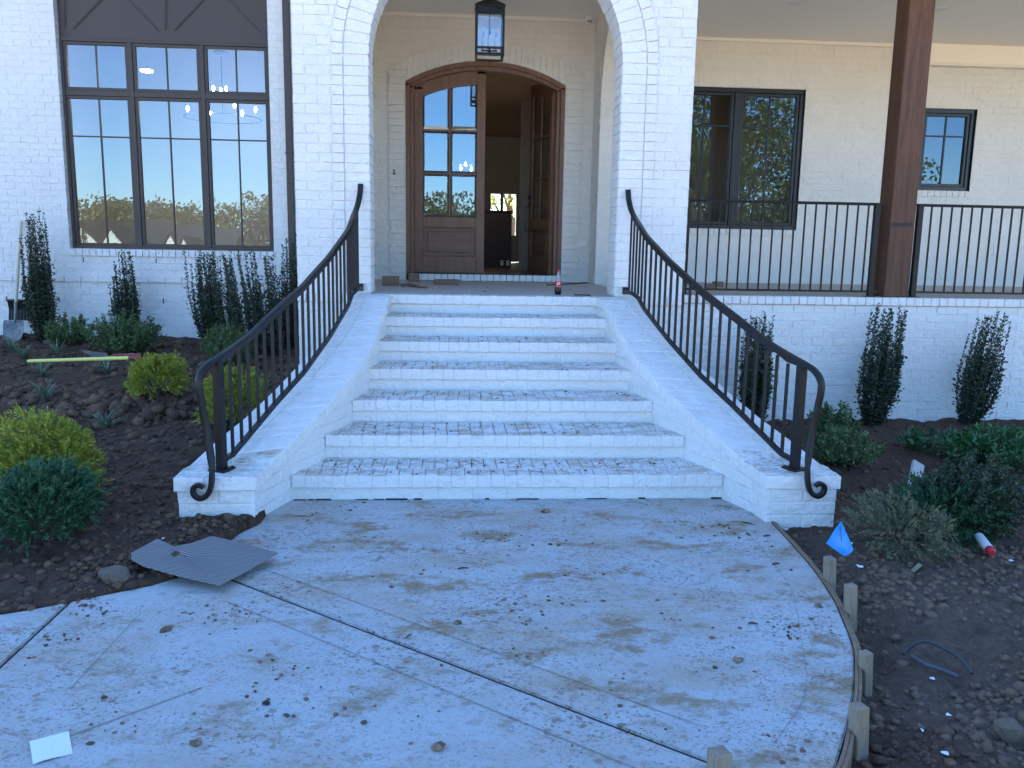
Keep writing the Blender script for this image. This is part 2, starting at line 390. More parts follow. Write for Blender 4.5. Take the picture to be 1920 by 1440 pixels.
# ------------------------------------------------------------------ brick registry
REG={}
def brick(thing,parent,P,mt,b=.0035,j=.0016):
    "P: 8 corners; registered now, turned into objects at the end"
    P=[Vector(p) for p in P]; c=sum(P,Vector())/8
    x,y,d=pxpos(c); infr=(-20<x<1940 and -20<y<1460)
    dx=(P[1]-P[0]).length; dy=(P[3]-P[0]).length; dz=(P[4]-P[0]).length
    ar=max(dx*dz,dx*dy*.5,dy*dz*.5)/(d*d) if infr else 0
    REG.setdefault(thing.name,[]).append((ar,parent,P,c,mt,b,j))
def obrick(thing,parent,o,u,n,L,h,d,mt,off=0,b=.0035,j=.0018,tilt=.002):
    "o: lower-left-front corner on the wall face, u length axis, n outward; protrudes by off"
    o=Vector(o);u=Vector(u);n=Vector(n);w=Vector((0,0,1)) if abs(n.z)<.5 else n.cross(u)
    off=off+U(-tilt,tilt)
    a=o+n*off; ju=U(-.0012,.0012)
    P=[a+u*ju,a+u*(L+ju),a+u*(L+ju)-n*d,a+u*ju-n*d]; P+= [p+w*h for p in P]
    brick(thing,parent,P,mt,b,j)
CH=.088; J=.0064
def courses(thing,parent,Yf,x0,x1,z0,z1,ivs,mt,zref=1.232,L=.229,off=.0,u=(1,0,0),n=(0,-1,0),bond=(0,.5),xref=0,org=None):
    "running bond on a facing plane; ivs(za,zb)-> list of (a,b) intervals along u"
    u=Vector(u);n=Vector(n)
    k0=math.floor((z0-zref)/CH); k=k0
    while zref+k*CH<z1-.01:
        za=zref+k*CH; zb=za+CH
        lo=max(za,z0); hi=min(zb,z1)
        if hi-lo>.02:
            for (a,b) in ivs(lo,hi):
                s=xref+bond[k%len(bond)]*L; i=math.floor((a-s)/L)
                while s+i*L<b:
                    p=max(a,s+i*L); q=min(b,s+(i+1)*L)
                    if q-p>.035:
                        base=(Vector((0,Yf,0)) if org is None else Vector(org))
                        o=base+u*(p+J/2); o.z=lo+J/2
                        obrick(thing,parent,o,u,n,q-p-J,hi-lo-J,.03,mt,off)
                    i+=1
        k+=1
def rowlock(thing,parent,Yf,x0,x1,z0,z1,mt,wd=.088,off=.02,depth=.06,u=(1,0,0),n=(0,-1,0),j=.0018):
    N=max(1,round((x1-x0)/wd)); s=(x1-x0)/N
    for i in range(N):
        obrick(thing,parent,(x0+i*s+J/2,Yf,z0+J/2),u,n,s-J,z1-z0-J,depth,mt,off,.004,j,.0025)
def flush_bricks():
    for tn,lst in REG.items():
        lst.sort(key=lambda r:-r[0])
        cache={}
        for r in lst[:300]:
            ar,par,P,c,mt,b,j=r
            X=(P[1]-P[0]);Y=(P[3]-P[0]);Z=(P[4]-P[0])
            reg=abs((P[6]-P[0]-X-Y-Z).length)<1e-4 and abs(X.normalized().x-1)<1e-4 and abs(Z.normalized().z-1)<1e-4
            key=(round(X.length,3),round(Y.length,3),round(Z.length,3),mt.name,int(U(0,4))) if reg else None
            if key and key in cache: me=cache[key]
            else:
                vs,fs=cham([p-c for p in P],b,j); me=bpy.data.meshes.new('brick'); me.from_pydata([tuple(v) for v in vs],[],fs); me.materials.append(mt)
                if key: cache[key]=me
            o=bpy.data.objects.new('brick',me); C.objects.link(o); o.location=c; o.parent=par
        rest={}
        for r in lst[300:]: rest.setdefault((r[1].name,r[4].name),[]).append(r)
        for (pn,mn),rs in rest.items():
            mb=MB()
            for ar,par,P,c,mt,b,j in rs:
                vs,fs=cham(P,b,j); mb.add(vs,fs)
            o=mesh_obj('brick_field',mb.v,mb.f,rs[0][4],rs[0][1]); o['kind']='stuff'
#==BODY==
# ================================================================== GROUND, SLABS
def terrain(x,y):
    if x<.39:   # left bed climbs to the wall
        d=max(0,min(1,(y-4.2)/7.6)); z=.02+.34*d
        z-= .07*max(0,min(1,(4.2-y)/1.0))
        z+= .10*math.exp(-((x+2.9)**2/.5+(y-7.6)**2/.35))*1.1
        z+= .05*math.exp(-((x+3.9)**2/.9+(y-8.0)**2/.3))
    else:
        z=-.03-.09*max(0,min(1,(y-4.5)/4.2))
        z+= .11*math.exp(-((x-2.75)**2/.22+(y-2.75)**2/.25)) -.07*math.exp(-((x-2.15)**2/.06+(y-3.1)**2/.25))
        if y<3.6: z-=.03
        if y<5: z-=.06*math.exp(-((x-float(np.interp(y,[2.03,2.47,2.73,3.11,3.49,4.04,5],[.9,1.36,1.55,1.78,1.93,2.07,2.1])))/.16)**2)
    n=noise.fractal(Vector((x*1.6,y*1.6,3)),.8,2.1,4)*.035+noise.fractal(Vector((x*9,y*9,1)),.85,2.1,5)*.022+max(0,noise.noise(Vector((x*20,y*20,5))))*.034+abs(noise.noise(Vector((x*34,y*34,8))))*.016
    w=1-math.exp(-((y-5)**2)/.5)*.3
    return z+n*w
slabA=[(-1.19,5.6),(-1.2,5.0),(-1.27,4.85),(-1.32,4.6),(-1.36,4.38),(-1.42,4.18),(-1.52,4.08),(-1.64,4.01),(-1.84,3.89),(-1.96,3.82),(-2.1,3.76),(-2.6,3.55),(-3.4,3.25),(-5,2.6),(-9,1.2),
       (-9,-1.6),(-3,-.3),(-1,.6),(0.0,1.35),(.45,1.78),(.75,2.03),(1.05,2.25),(1.28,2.47),(1.45,2.73),(1.58,2.95),(1.66,3.11),(1.75,3.3),(1.81,3.49),(1.89,3.78),(1.94,4.04),(1.97,4.25),(1.99,4.45),(2.01,4.7),(2.03,5.02),(2.03,5.6)]
def clip(poly,p,n):
    out=[]; 
    for i in range(len(poly)):
        a=Vector(poly[i]);b=Vector(poly[(i+1)%len(poly)]); da=(a-p).dot(n);db=(b-p).dot(n)
        if da>=0: out.append(tuple(a))
        if (da>=0)!=(db>=0): out.append(tuple(a+(b-a)*(da/(da-db))))
    return out
def make_ground():
    xs=np.concatenate([np.arange(-9,-7,.25),np.arange(-7,-3,.07),np.arange(-3,4,.03),np.arange(4,7.5,.07),np.arange(7.5,12,.3)])
    ys=np.concatenate([np.arange(.6,1.9,.2),np.arange(1.9,6,.03),np.arange(6,12.35,.07)])
    from_poly=[Vector(p) for p in slabA]
    def inside(x,y):
        c=False; n=len(slabA)
        for i in range(n):
            x1,y1=slabA[i]; x2,y2=slabA[(i+1)%n]
            if (y1>y)!=(y2>y) and x<(x2-x1)*(y-y1)/(y2-y1)+x1: c=not c
        return c
    vs=[];fs=[]
    for j,y in enumerate(ys):
        for i,x in enumerate(xs):
            z=terrain(x,y)
            if inside(x,y): z=min(z,-.06)
            if -1.5<x<2.3 and y>5.2: z=-.12
            if x<=-8.9 or x>11.6 or y<.7: z=-.32
            vs.append((x,y,z))
    nx=len(xs)
    for j in range(len(ys)-1):
        for i in range(nx-1): fs.append((j*nx+i,j*nx+i+1,(j+1)*nx+i+1,(j+1)*nx+i))
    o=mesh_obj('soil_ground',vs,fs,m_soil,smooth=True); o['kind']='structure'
    g=MB(); g.add([(-500,-600,-.42),(500,-600,-.42),(500,500,-.42),(-500,500,-.42)],[(0,1,2,3)])
    o=g.build('ground',m_grassfar); o['kind']='structure'
    g=MB(); g.add([(-60,-34,-.40),(60,-34,-.40),(60,.55,-.40),(-60,.55,-.40)],[(0,1,2,3)])  # unseen ground sheet, enlarged and warm-toned to bounce sun into the porch
    o=g.build('road',m_bounce); o['kind']='structure'
    return inside
inside_slab=make_ground()
walk=empty('walkway',(0,0,0)); walk['kind']='structure'
ja,jb=Vector((-1.07,4.10)),Vector((.86,2.54)); jd=(jb-ja).normalized(); jn=Vector((-jd.y,jd.x)) # points up-right
if jn.x<0: jn=-jn
g=.0075
def slab(poly,mt):
    m=MB(); m.poly_ext([(x,y,0) for x,y in poly],(0,0,-.11)); o=m.build('slab',mt,walk)
    bm=bmesh.new(); bm.from_mesh(o.data)
    ed=[e for e in bm.edges if all(abs(v.co.z)<1e-4 for v in e.verts) and len(e.link_faces)==2 and abs(e.link_faces[0].normal.z-e.link_faces[1].normal.z)>.5]
    bmesh.ops.bevel(bm,geom=ed,offset=.006,segments=2,affect='EDGES'); 
    bmesh.ops.triangulate(bm,faces=[f for f in bm.faces if len(f.verts)>4]); bm.to_mesh(o.data); bm.free()
up_=clip(slabA,ja+jn*g,jn); slab(up_,m_conc2)
lo_=clip(slabA,ja-jn*g,-jn)
X1=-1.83
slab(clip(lo_,Vector((X1+g,0)),Vector((1,0))),m_conc); slab(clip(lo_,Vector((X1-g,0)),Vector((-1,0))),m_conc)
m=MB()
m.add([(ja.x-jd.x*.6-jn.x*g*1.2,ja.y-jd.y*.6-jn.y*g*1.2,-.008),(jb.x+jd.x*.6-jn.x*g*1.2,jb.y+jd.y*.6-jn.y*g*1.2,-.008),(jb.x+jd.x*.6+jn.x*g*1.2,jb.y+jd.y*.6+jn.y*g*1.2,-.008),(ja.x-jd.x*.6+jn.x*g*1.2,ja.y-jd.y*.6+jn.y*g*1.2,-.008)],[(0,1,2,3)])
m.box(X1-.0066,X1+.0066,-1,3.88,-.05,-.011)
m.build('joint_filler',m_joint,walk)
# tooled lines of the smooth borders
def smooth2(pts,n=4):
    pts=[Vector(p) for p in pts]; out=[]
    for i in range(len(pts)-1):
        p0=pts[max(i-1,0)];p1=pts[i];p2=pts[i+1];p3=pts[min(i+2,len(pts)-1)]
        for k in range(n):
            t=k/n; out.append(.5*((2*p1)+(-p0+p2)*t+(2*p0-5*p1+4*p2-p3)*t*t+(-p0+3*p1-3*p2+p3)*t*t*t))
    out.append(pts[-1]); return out
def line(m,pts,w=.006,z=.0035):
    for a,b in zip(pts[:-1],pts[1:]):
        a=Vector(a);b=Vector(b); d=(b-a).normalized(); n=Vector((-d.y,d.x))*w/2
        m.add([(*(a-n),z),(*(b-n),z),(*(b+n),z),(*(a+n),z)],[(0,1,2,3)])
m=MB()
for s in (.185,-.185):
    line(m,[ja+jn*s+jd*(-.1 if s>0 else .12),jb+jn*s+jd*(-.1)],.005)
line(m,[(-.97,3.08),(-1.33,2.77),(-1.37,2.72)],.006)
line(m,[(-1.45,3.72),(-1.47,3.1)],.003)
ib=[(1.81,5.04),(1.80,4.7),(1.785,4.43),(1.74,3.98),(1.66,3.7),(1.59,3.5),(1.49,3.2),(1.41,3.0),(1.31,2.84),(1.12,2.61)]
line(m,[tuple(p)[:2] for p in smooth2(ib,5)],.003)
m.build('tooled_line',m_score,walk)

# ================================================================== HOUSE
house=place('house',(.4,8.25,0),'white painted brick house with arched entry portico, tall bronze window and covered side porch','house')
GL=1.232; XC=.385
# --- left wing wall
def part(mb,name,mt,parent=None,**k): return mb.build(name,mt,parent or house,**k)
YL=12.0
m=MB()
m.box(-15,-5.28,YL+.0065,YL+.3,-.3,6.3); m.box(-2.52,-1.5,YL+.0065,YL+.3,-.3,6.3); m.box(-5.28,-2.52,YL+.0065,YL+.3,-.3,1.575); m.box(-5.28,-2.52,YL+.0065,YL+.3,5.9,6.3)
wl=part(m,'wall',m_mortar)
def ivL(za,zb):
    if zb<=1.48 or za>5.9: return [(-9,-1.52)]
    if zb>1.575-.0: return [(-9,-5.28),(-2.52,-1.52)]
    return [(-9,-5.28),(-2.52,-1.52)]
courses(house,wl,YL,-9,-1.52,.06,1.12,lambda a,b:[(-9,-1.52)],m_brick,zref=1.208-.088*20,xref=.1,off=.0)
courses(house,wl,YL,-9,-1.52,1.208,1.472,lambda a,b:[(-9,-1.52)],m_brick,zref=1.208,xref=.02)
courses(house,wl,YL,-9,-1.52,1.472,6.2,ivL,m_brick,zref=1.472,xref=.02)
rowlock(house,wl,YL,-9,-1.52,1.12,1.208,m_brick,.229,.028,.07)       # water table
rowlock(house,wl,YL,-5.28,-2.52,1.476,1.575,m_brick,.089,.026,.17)     # window sill
m=MB()
for z in (.87,):
    for x in (-6.17,-5.47,-4.76,-4.06,-3.36,-2.66): m.box(x-.006,x+.006,YL-.004,YL+.02,z-.036,z+.036)
for x in (-5.11,-4.13,-3.37): m.box(x-.006,x+.006,YL-.004,YL+.02,1.392,1.46)
m.build('weep_hole',m_dark,wl)
# jambs of the tall window
for a,b in ((-5.29,-5.28),(-2.52,-2.51)):
    m=MB(); m.box(a,b,YL+.002,YL+.16,1.575,5.9); m.build('jamb',m_brick,wl)
for k in range(49):
    z=1.575+k*CH
    obrick(house,wl,(-5.28,YL+.0065,z+J/2),(0,1,0),(1,0,0),.11,CH-J,.02,m_brick,.003)
# --- tall bronze window
YG=YL+.12
win=MB(); 
def frame_rect(mb,x0,x1,z0,z1,w,y0,y1,b=.003):
    mb.cbox(x0,x1,y0,y1,z0,z0+w,b); mb.cbox(x0,x1,y0,y1,z1-w,z1,b); mb.cbox(x0,x0+w,y0,y1,z0+w+.0005,z1-w-.0005,b); mb.cbox(x1-w,x1,y0,y1,z0+w+.0005,z1-w-.0005,b)
fx0,fx1,fz0,fz1=-5.275,-2.525,1.58,4.345
mb=MB(); frame_rect(mb,fx0,fx1,fz0,fz1,.035,YG-.03,YG+.07)
cols=[(-5.24,-4.40),(-4.34,-3.46),(-3.40,-2.56)]
mb.cbox(-4.40,-4.34,YG-.028,YG+.07,fz0+.036,fz1-.036,.003); mb.cbox(-3.46,-3.40,YG-.028,YG+.07,fz0+.036,fz1-.036,.003)
for a,b in cols: mb.cbox(a+.0005,b-.0005,YG-.026,YG+.07,3.615,3.685,.003)
wn=mb.build('window',m_frame,house)
for a,b in cols:
    for z0,z1 in ((fz0+.037,3.613),(3.687,fz1-.037)):
        mb=MB(); frame_rect(mb,a+.002,b-.002,z0,z1,.038,YG-.012,YG+.045); mb.build('sash',m_frame,wn)
        xm=(a+b)/2; mb=MB(); mb.cbox(xm-.009,xm+.009,YG+.0,YG+.03,z0+.039,z1-.039,.002)
        zm=None
        if z0<2: zm=3.085; mb.cbox(a+.041,b-.041,YG+.001,YG+.029,zm-.009,zm+.009,.002)
        mb.build('muntin',m_frame,wn)
        for (p,q) in ((a+.041,xm-.009),(xm+.009,b-.041)):
            for (r,s_) in (((z0+.039,zm-.009),(zm+.009,z1-.039)) if zm else ((z0+.039,z1-.039),)):
                mb=MB(); tl=U(-.0012,.0012); tv=U(-.0012,.0012)
                mb.add([(p,YG+.016-tl-tv,r),(q,YG+.016+tl-tv,r),(q,YG+.016+tl+tv,s_),(p,YG+.016-tl+tv,s_)],[(0,1,2,3)]); mb.build('pane',m_glass,wn)
# dark panel with crossed battens above the window
mb=MB(); mb.box(-5.28,-2.52,YG+.0,YG+.06,4.346,5.9); pn=mb.build('transom_panel',m_frame,house)
def batten(a,b,w=.012):
    mb=MB(); mb.beam((a[0],YG-.004,a[1]),(b[0],YG-.004,b[1]),.012,w,upv=(1,0,0)); mb.build('batten',m_frame,pn)
for x0 in (-5.12,-3.80):
    pass
for p,q in (((122,0),(122,54)),((190,0),(138,54)),((242,0),(297,58)),((312,0),(311,57)),((382,0),(328,57)),((430,0),(485,58))):
    a=at(*p,YG);b=at(*q,YG); d=(a-b); a=b+d*3.2
    if a.z>5.8: a=b+d*((5.8-b.z)/d.z)
    for s in (-.012,.012): batten((b.x+s,b.z),(a.x+s,a.z),.007)
# --- downspout
mb=MB(); p0=at(562,655,11.93)
x0=at(541,5,11.93).x; x1=at(553,5,11.93).x
mb.cbox(-2.305,-2.215,11.91,11.985,.32,5.9,.008); 
ds=mb.build('downspout',m_frame,house)
mb=MB(); 
for z in (1.0,2.9,4.9): mb.cbox(-2.312,-2.208,11.903,11.99,z,z+.03,.003)
mb.build('strap',m_frame,ds)

# --- portico block
YP=8.25; ZS=3.45; R0=1.2; R1=1.435; R2=1.545; PX0,PX1=-1.52,2.29
def arch_wall(y0,y1,x0,x1,zb,zt,xc,zs,r,name,mt,n=40):
    "wall with a round-arched opening, thickness y0..y1"
    mb=MB(); pts=[(xc-r,zb),(xc-r,zs)]+[(xc-r*math.cos(math.pi*i/n),zs+r*math.sin(math.pi*i/n)) for i in range(1,n)]+[(xc+r,zs),(xc+r,zb)]
    out=[(x0,zb),(x0,zt),(x1,zt),(x1,zb)]
    # quads: left pier, right pier, and strips above
    mb.box(x0,xc-r,y0,y1,zb,zs); mb.box(xc+r,x1,y0,y1,zb,zs)
    top=zt
    ar=[(xc-r*math.cos(math.pi*i/n),zs+r*math.sin(math.pi*i/n)) for i in range(n+1)]
    mb.box(x0,xc-r,y0,y1,zs,zt); mb.box(xc+r,x1,y0,y1,zs,zt)
    for (a,za),(b,zb_) in zip(ar[:-1],ar[1:]):
        mb.add([(a,y0,za),(b,y0,zb_),(b,y1,zb_),(a,y1,za),(a,y0,zt),(b,y0,zt),(b,y1,zt),(a,y1,zt)],[(0,3,2,1),(4,5,6,7),(0,1,5,4),(2,3,7,6)])
    return mb
wp=part(arch_wall(YP+.0065,YP+.40,PX0+.004,PX1-.004,-.3,6.9,XC,ZS,R0+.004,'wall',m_mortar),'wall',m_mortar)
def ivP(za,zb):
    zm=max(za,zb)
    if zb<=GL+.001: return [(PX0,XC-1.02),(XC+1.02,PX1)]
    if zb<=ZS: h=R2-.004
    else:
        t=za-ZS; h=math.sqrt(max(0,(R2+.0)**2-t*t)) if t<R2 else 0
        if t<0: h=R2
        h-=.004
    return [(PX0,XC-h),(XC+h,PX1)] if h>0 else [(PX0,PX1)]
courses(house,wp,YP,PX0,PX1,-.2,GL-.088,ivP,m_brick,zref=GL,off=0,xref=PX0)
courses(house,wp,YP,PX0,PX1,GL,6.9,ivP,m_brick,zref=GL,off=.0,xref=PX0)
for a,b in ((PX0,XC-1.3),(XC+1.3,PX1)): rowlock(house,wp,YP,a,b,GL-.088,GL,m_brick,.09,.022,.07)
nr=int((ZS-GL)/CH); 
for k in range(nr+1):
    z=GL+k*CH; h=min(CH,ZS-z)
    if h<.02: continue
    for sgn in (-1,1):
        a,b=(XC-R1,XC-R0) if sgn<0 else (XC+R0,XC+R1)
        obrick(house,wp,(a+.003,YP,z+J/2),(1,0,0),(0,-1,0),b-a-.005,h-J*.6,.05,m_brick,.004)
        a,b=(XC-R2,XC-R1) if sgn<0 else (XC+R1,XC+R2)
        obrick(house,wp,(a+.004,YP,z+J/2),(1,0,0),(0,-1,0),b-a-.007,h-J*.6,.05,m_brick,.015)
        # jamb headers
        if sgn<0: obrick(house,wp,(XC-R0,YP+.02,z+J/2),(0,1,0),(1,0,0),.37,h-J,.03,m_brick,.004,b=.005)
        else: obrick(house,wp,(XC+R0,YP+.39,z+J/2),(0,-1,0),(-1,0,0),.37,h-J,.03,m_brick,.004,b=.005)
def radial(thing,parent,xc,zs,ra,rb,y,off,depth,a0,a1,wd,mt,rnd_=0):
    N=max(1,round((a1-a0)*(ra+rb)/2/wd)); da=(a1-a0)/N
    for i in range(N):
        t0=a0+i*da+.0018/ra; t1=a0+(i+1)*da-.0018/ra
        def p(r,t,yy): return Vector((xc-r*math.cos(t),yy,zs+r*math.sin(t)))
        o=off+U(-.0015,.0015)
        P=[p(ra+.003,t0,y-o),p(ra+.003,t1,y-o),p(ra+.003,t1,y+depth),p(ra+.003,t0,y+depth),p(rb-.004,t0,y-o),p(rb-.004,t1,y-o),p(rb-.004,t1,y+depth),p(rb-.004,t0,y+depth)]
        brick(thing,parent,P,mt,.004,.0012)
radial(house,wp,XC,ZS,R0-.006,R1,YP,.004,.39,0,math.pi,CH*1.12,m_brick)
radial(house,wp,XC,ZS,R1,R2,YP,.015,.05,0,math.pi,CH*1.15,m_brick)
# plain portico sides and roof mass
mb=MB(); mb.box(PX0,PX0+.35,YP+.402,YL+.005,-.3,6.9); ps=mb.build('wall',m_brick,house)
mb=MB(); mb.box(PX1-.35,PX1,YP+.402,11.9,4.75,6.9); mb.build('wall',m_brick,house)
# door wall
YD=11.55; DX0,DX1=-.66,1.46; DZ0,DZS,DZC=1.32,3.83,4.11; SX0,SX1=-.89,1.70; SZS,SZC=3.97,4.35
def seg(x0,x1,zs,zc):
    "centre and radius of a segmental arch"
    w=(x1-x0)/2; h=zc-zs; r=(w*w+h*h)/(2*h); return (x0+x1)/2,zc-r,r
dc=seg(DX0,DX1,DZS,DZC); sc=seg(SX0,SX1,SZS,SZC)
def segz(s,x): return s[1]+math.sqrt(max(0,s[2]**2-(x-s[0])**2))
mb=MB(); mb.box(-1.5,DX0,YD+.004,YD+.3,GL-.1,4.9); mb.box(DX1,2.3,YD+.004,YD+.3,GL-.1,4.9); n=24
for i in range(n):
    a=DX0+(DX1-DX0)*i/n; b=DX0+(DX1-DX0)*(i+1)/n; za,zb=segz(dc,a),segz(dc,b)
    mb.add([(a,YD+.004,za),(b,YD+.004,zb),(b,YD+.3,zb),(a,YD+.3,za),(a,YD+.004,4.9),(b,YD+.004,4.9),(b,YD+.3,4.9),(a,YD+.3,4.9)],[(0,3,2,1),(4,5,6,7),(0,1,5,4),(2,3,7,6)])
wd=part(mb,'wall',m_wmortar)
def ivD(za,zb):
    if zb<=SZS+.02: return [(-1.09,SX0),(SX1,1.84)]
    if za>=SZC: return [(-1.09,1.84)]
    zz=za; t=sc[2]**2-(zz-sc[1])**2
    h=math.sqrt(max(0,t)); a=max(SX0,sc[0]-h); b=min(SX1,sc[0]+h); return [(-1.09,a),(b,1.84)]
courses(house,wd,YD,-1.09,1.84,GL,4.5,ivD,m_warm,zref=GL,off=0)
rowlock(house,wd,YD,-1.09,1.84,4.5,4.68,m_warm,.09,0,.05)
z=GL+.09
rowlock(house,wd,YD-.10,-.63,1.42,GL,GL+.088,m_brick,.09,0,.12)
while z<SZS:
    h=min(CH,SZS-z)
    for a,b in ((SX0,DX0),(DX1,SX1)):
        if h>.03:
            zt=h
            obrick(house,wd,(a+.006,YD,z+J/2),(1,0,0),(0,-1,0),b-a-.012,zt-J*.7,.04,m_warm,.013)
    z+=CH
N=31
for i in range(N):
    a=SX0+(SX1-SX0)*i/N+.0018; b=SX0+(SX1-SX0)*(i+1)/N-.0018
    def lowz(x): 
        return segz(dc,min(max(x,DX0),DX1)) if DX0<=x<=DX1 else SZS-.14*0-.0
    la,lb=(segz(dc,a) if a>DX0 and a<DX1 else DZS+.0),(segz(dc,b) if b>DX0 and b<DX1 else DZS)
    if b<DX0+.01 or a>DX1-.01: la=lb=SZS-.0 if False else DZS+.02
    ta,tb=segz(sc,a)-.006,segz(sc,b)-.006; y0,y1=YD-.012-U(0,.002),YD+.03
    P=[Vector(p) for p in ((a,y0,la+.003),(b,y0,lb+.003),(b,y1,lb+.003),(a,y1,la+.003),(a,y0,ta),(b,y0,tb),(b,y1,tb),(a,y1,ta))]
    if i in(0,1,2,N-1,N-2,N-3): 
        for q in (0,1,2,3): P[q].z=max(P[q].z,SZS+.003) if (b<DX0+.02 or a>DX1-.02) else P[q].z
    brick(house,wd,P,m_warm,.004,.001)
# side walls of the portico with arches toward the porch
def side_wall(x0,x1,mt,par=None):
    mb=MB(); ya,yb=YP+.402,YD+.004; yc=(8.75+10.97)/2; r=(10.97-8.75)/2; zs=3.50; n=24
    mb.box(x0,x1,10.97,yb,GL-.1,4.75); mb.box(x0,x1,ya,8.75,GL-.1,4.75)
    for i in range(n):
        t0=math.pi*i/n;t1=math.pi*(i+1)/n; a,za=yc-r*math.cos(t0),zs+r*math.sin(t0); b,zb=yc-r*math.cos(t1),zs+r*math.sin(t1)
        mb.add([(x0,a,za),(x0,b,zb),(x1,b,zb),(x1,a,za),(x0,a,4.75),(x0,b,4.75),(x1,b,4.75),(x1,a,4.75)],[(0,3,2,1),(4,5,6,7),(0,1,5,4),(2,3,7,6)])
    return mb.build('wall',mt,house)
sr=side_wall(1.846,2.24,m_wmortar); sl=side_wall(-1.48,-1.096,m_wmortar)
courses(house,sr,10.97,1.84,2.24,GL,3.5,lambda a,b:[(1.85,2.23)],m_warm,zref=GL,L=.38,bond=(0,),xref=1.85)
courses(house,sr,0,10.98,11.53,GL,4.6,lambda a,b:[(-11.53,-10.99)],m_warm,zref=GL,u=(0,-1,0),n=(-1,0,0),org=(1.84,0,0),L=.229,xref=-11.53)
# ceilings
mb=MB(); mb.box(-1.3,2.2,YP+.3,YD+.1,4.68,4.74); pc=mb.build('ceiling',m_ceil,house)
mb=MB(); mb.cbox(-1.09,1.845,YD-.035,YD-.001,4.63,4.6795,.006); mb.build('crown_trim',m_trim,pc)
# --- right porch
YB=12.1; YR=8.74; CZ=4.64
W1=(3.06,4.98,2.01,3.98); W2=(6.74,7.55,2.62,3.78)
mb=MB()
for (a,b,c,d) in ((2.2,W1[0],GL-.1,4.75),(W1[0],W1[1],GL-.1,W1[2]),(W1[0],W1[1],W1[3],4.75),(W1[1],W2[0],GL-.1,4.75),(W2[0],W2[1],GL-.1,W2[2]),(W2[0],W2[1],W2[3],4.75),(W2[1],14,GL-.1,4.75)):
    mb.box(a,b,YB+.004,YB+.3,c,d)
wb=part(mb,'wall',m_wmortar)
def ivB(za,zb):
    r=[(2.25,11.0)]
    for w in (W1,W2):
        if zb>w[2]+.01 and za<w[3]-.01:
            nr_=[]
            for a,b in r:
                if a<w[0]<b: nr_+=[(a,w[0]),(w[1],b)]
                else: nr_.append((a,b))
            r=nr_
    return r
def ivB2(za,zb):
    r=ivB(za,zb); out=[]
    for a,b in r:
        if zb>W1[3] and za<W1[3]+.2 and a<W1[0]+.01 and b>W1[1]: out+=[(a,2.95),(5.1,b)]
        else: out.append((a,b))
    return out
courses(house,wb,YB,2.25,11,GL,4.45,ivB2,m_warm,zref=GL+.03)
rowlock(house,wb,YB,2.96,5.09,W1[3]+.004,W1[3]+.204,m_warm,.09,0,.03)
rowlock(house,wb,YB,2.3,6.6,4.455,4.635,m_warm,.09,0,.03)
rowlock(house,wb,YB,W1[0]-.02,W1[1]+.02,W1[2]-.09,W1[2],m_warm,.09,.02,.15)
rowlock(house,wb,YB,W2[0]-.02,W2[1]+.02,W2[2]-.09,W2[2],m_warm,.09,.02,.15)
mb=MB(); mb.box(2.2,14,8.0,YB+.1,CZ,CZ+.08); pc2=mb.build('ceiling',m_ceil,house)
mb=MB(); mb.cbox(2.2,6.5,YB-.04,YB-.001,CZ-.05,CZ-.001,.006); mb.build('crown_trim',m_trim,pc2)
mb=MB(); mb.box(6.5,14,YB-.10,YB-.001,4.35,CZ-.001); mb.build('frieze_board',m_ceil,pc2)
mb=MB(); mb.cbox(6.5,14,YB-.125,YB-.101,4.345,4.385,.004); mb.build('crown_trim',m_trim,pc2)
def porch_window(w,mullion,name='window'):
    y=YB+.09; mb=MB(); frame_rect(mb,w[0],w[1],w[2],w[3],.06,y-.05,y+.05)
    if mullion: mb.cbox(mullion-.05,mullion+.05,y-.045,y+.05,w[2]+.061,w[3]-.061,.003)
    f=mb.build(name,m_fdark,house)
    secs=[(w[0]+.06,w[1]-.06)] if not mullion else [(w[0]+.06,mullion-.05),(mullion+.05,w[1]-.06)]
    zm=w[3]-(.52 if mullion else .38)
    for a,b in secs:
        xm=(a+b)/2; mb=MB(); frame_rect(mb,a+.002,b-.002,w[2]+.062,w[3]-.062,.04,y-.03,y+.035); mb.build('sash',m_fdark,f)
        mb=MB(); mb.cbox(xm-.011,xm+.011,y-.012,y+.02,w[2]+.103,w[3]-.103,.002); mb.cbox(a+.043,b-.043,y-.011,y+.019,zm-.011,zm+.011,.002); mb.build('muntin',m_fdark,f)
        for p,q in ((a+.043,xm-.011),(xm+.011,b-.043)):
            for r,s_ in ((w[2]+.103,zm-.011),(zm+.011,w[3]-.103)):
                t1,t2=U(-.001,.001),U(-.001,.001)
                mb=MB(); mb.add([(p,y+.004-t1-t2,r),(q,y+.004+t1-t2,r),(q,y+.004+t1+t2,s_),(p,y+.004-t1+t2,s_)],[(0,1,2,3)]); mb.build('pane',m_glass2,f)
    for a,b in ((w[0]-.008,w[0]),(w[1],w[1]+.008)):
        mb=MB(); mb.box(a,b,YB+.003,YB+.06,w[2],w[3]); mb.build('jamb',m_warm,f)
porch_window(W1,4.02); porch_window(W2,None)
# porch slab and foundation wall
mb=MB(); mb.box(2.29,14,YR+.005,YB+.05,GL-.15,GL+.002); mb.build('porch_floor',m_porch,house)
mb=MB(); mb.box(2.29,14,YR+.0065,YR+.3,-.5,GL-.088); wf=part(mb,'foundation_wall',m_mortar)
courses(house,wf,YR,2.29,10,-.35,GL-.09,lambda a,b:[(2.30,10)],m_brick,zref=GL-.09-.088*20,xref=.08)
rowlock(house,wf,YR,2.3,10,GL-.088,GL+.001,m_brick,.092,.028,.10)
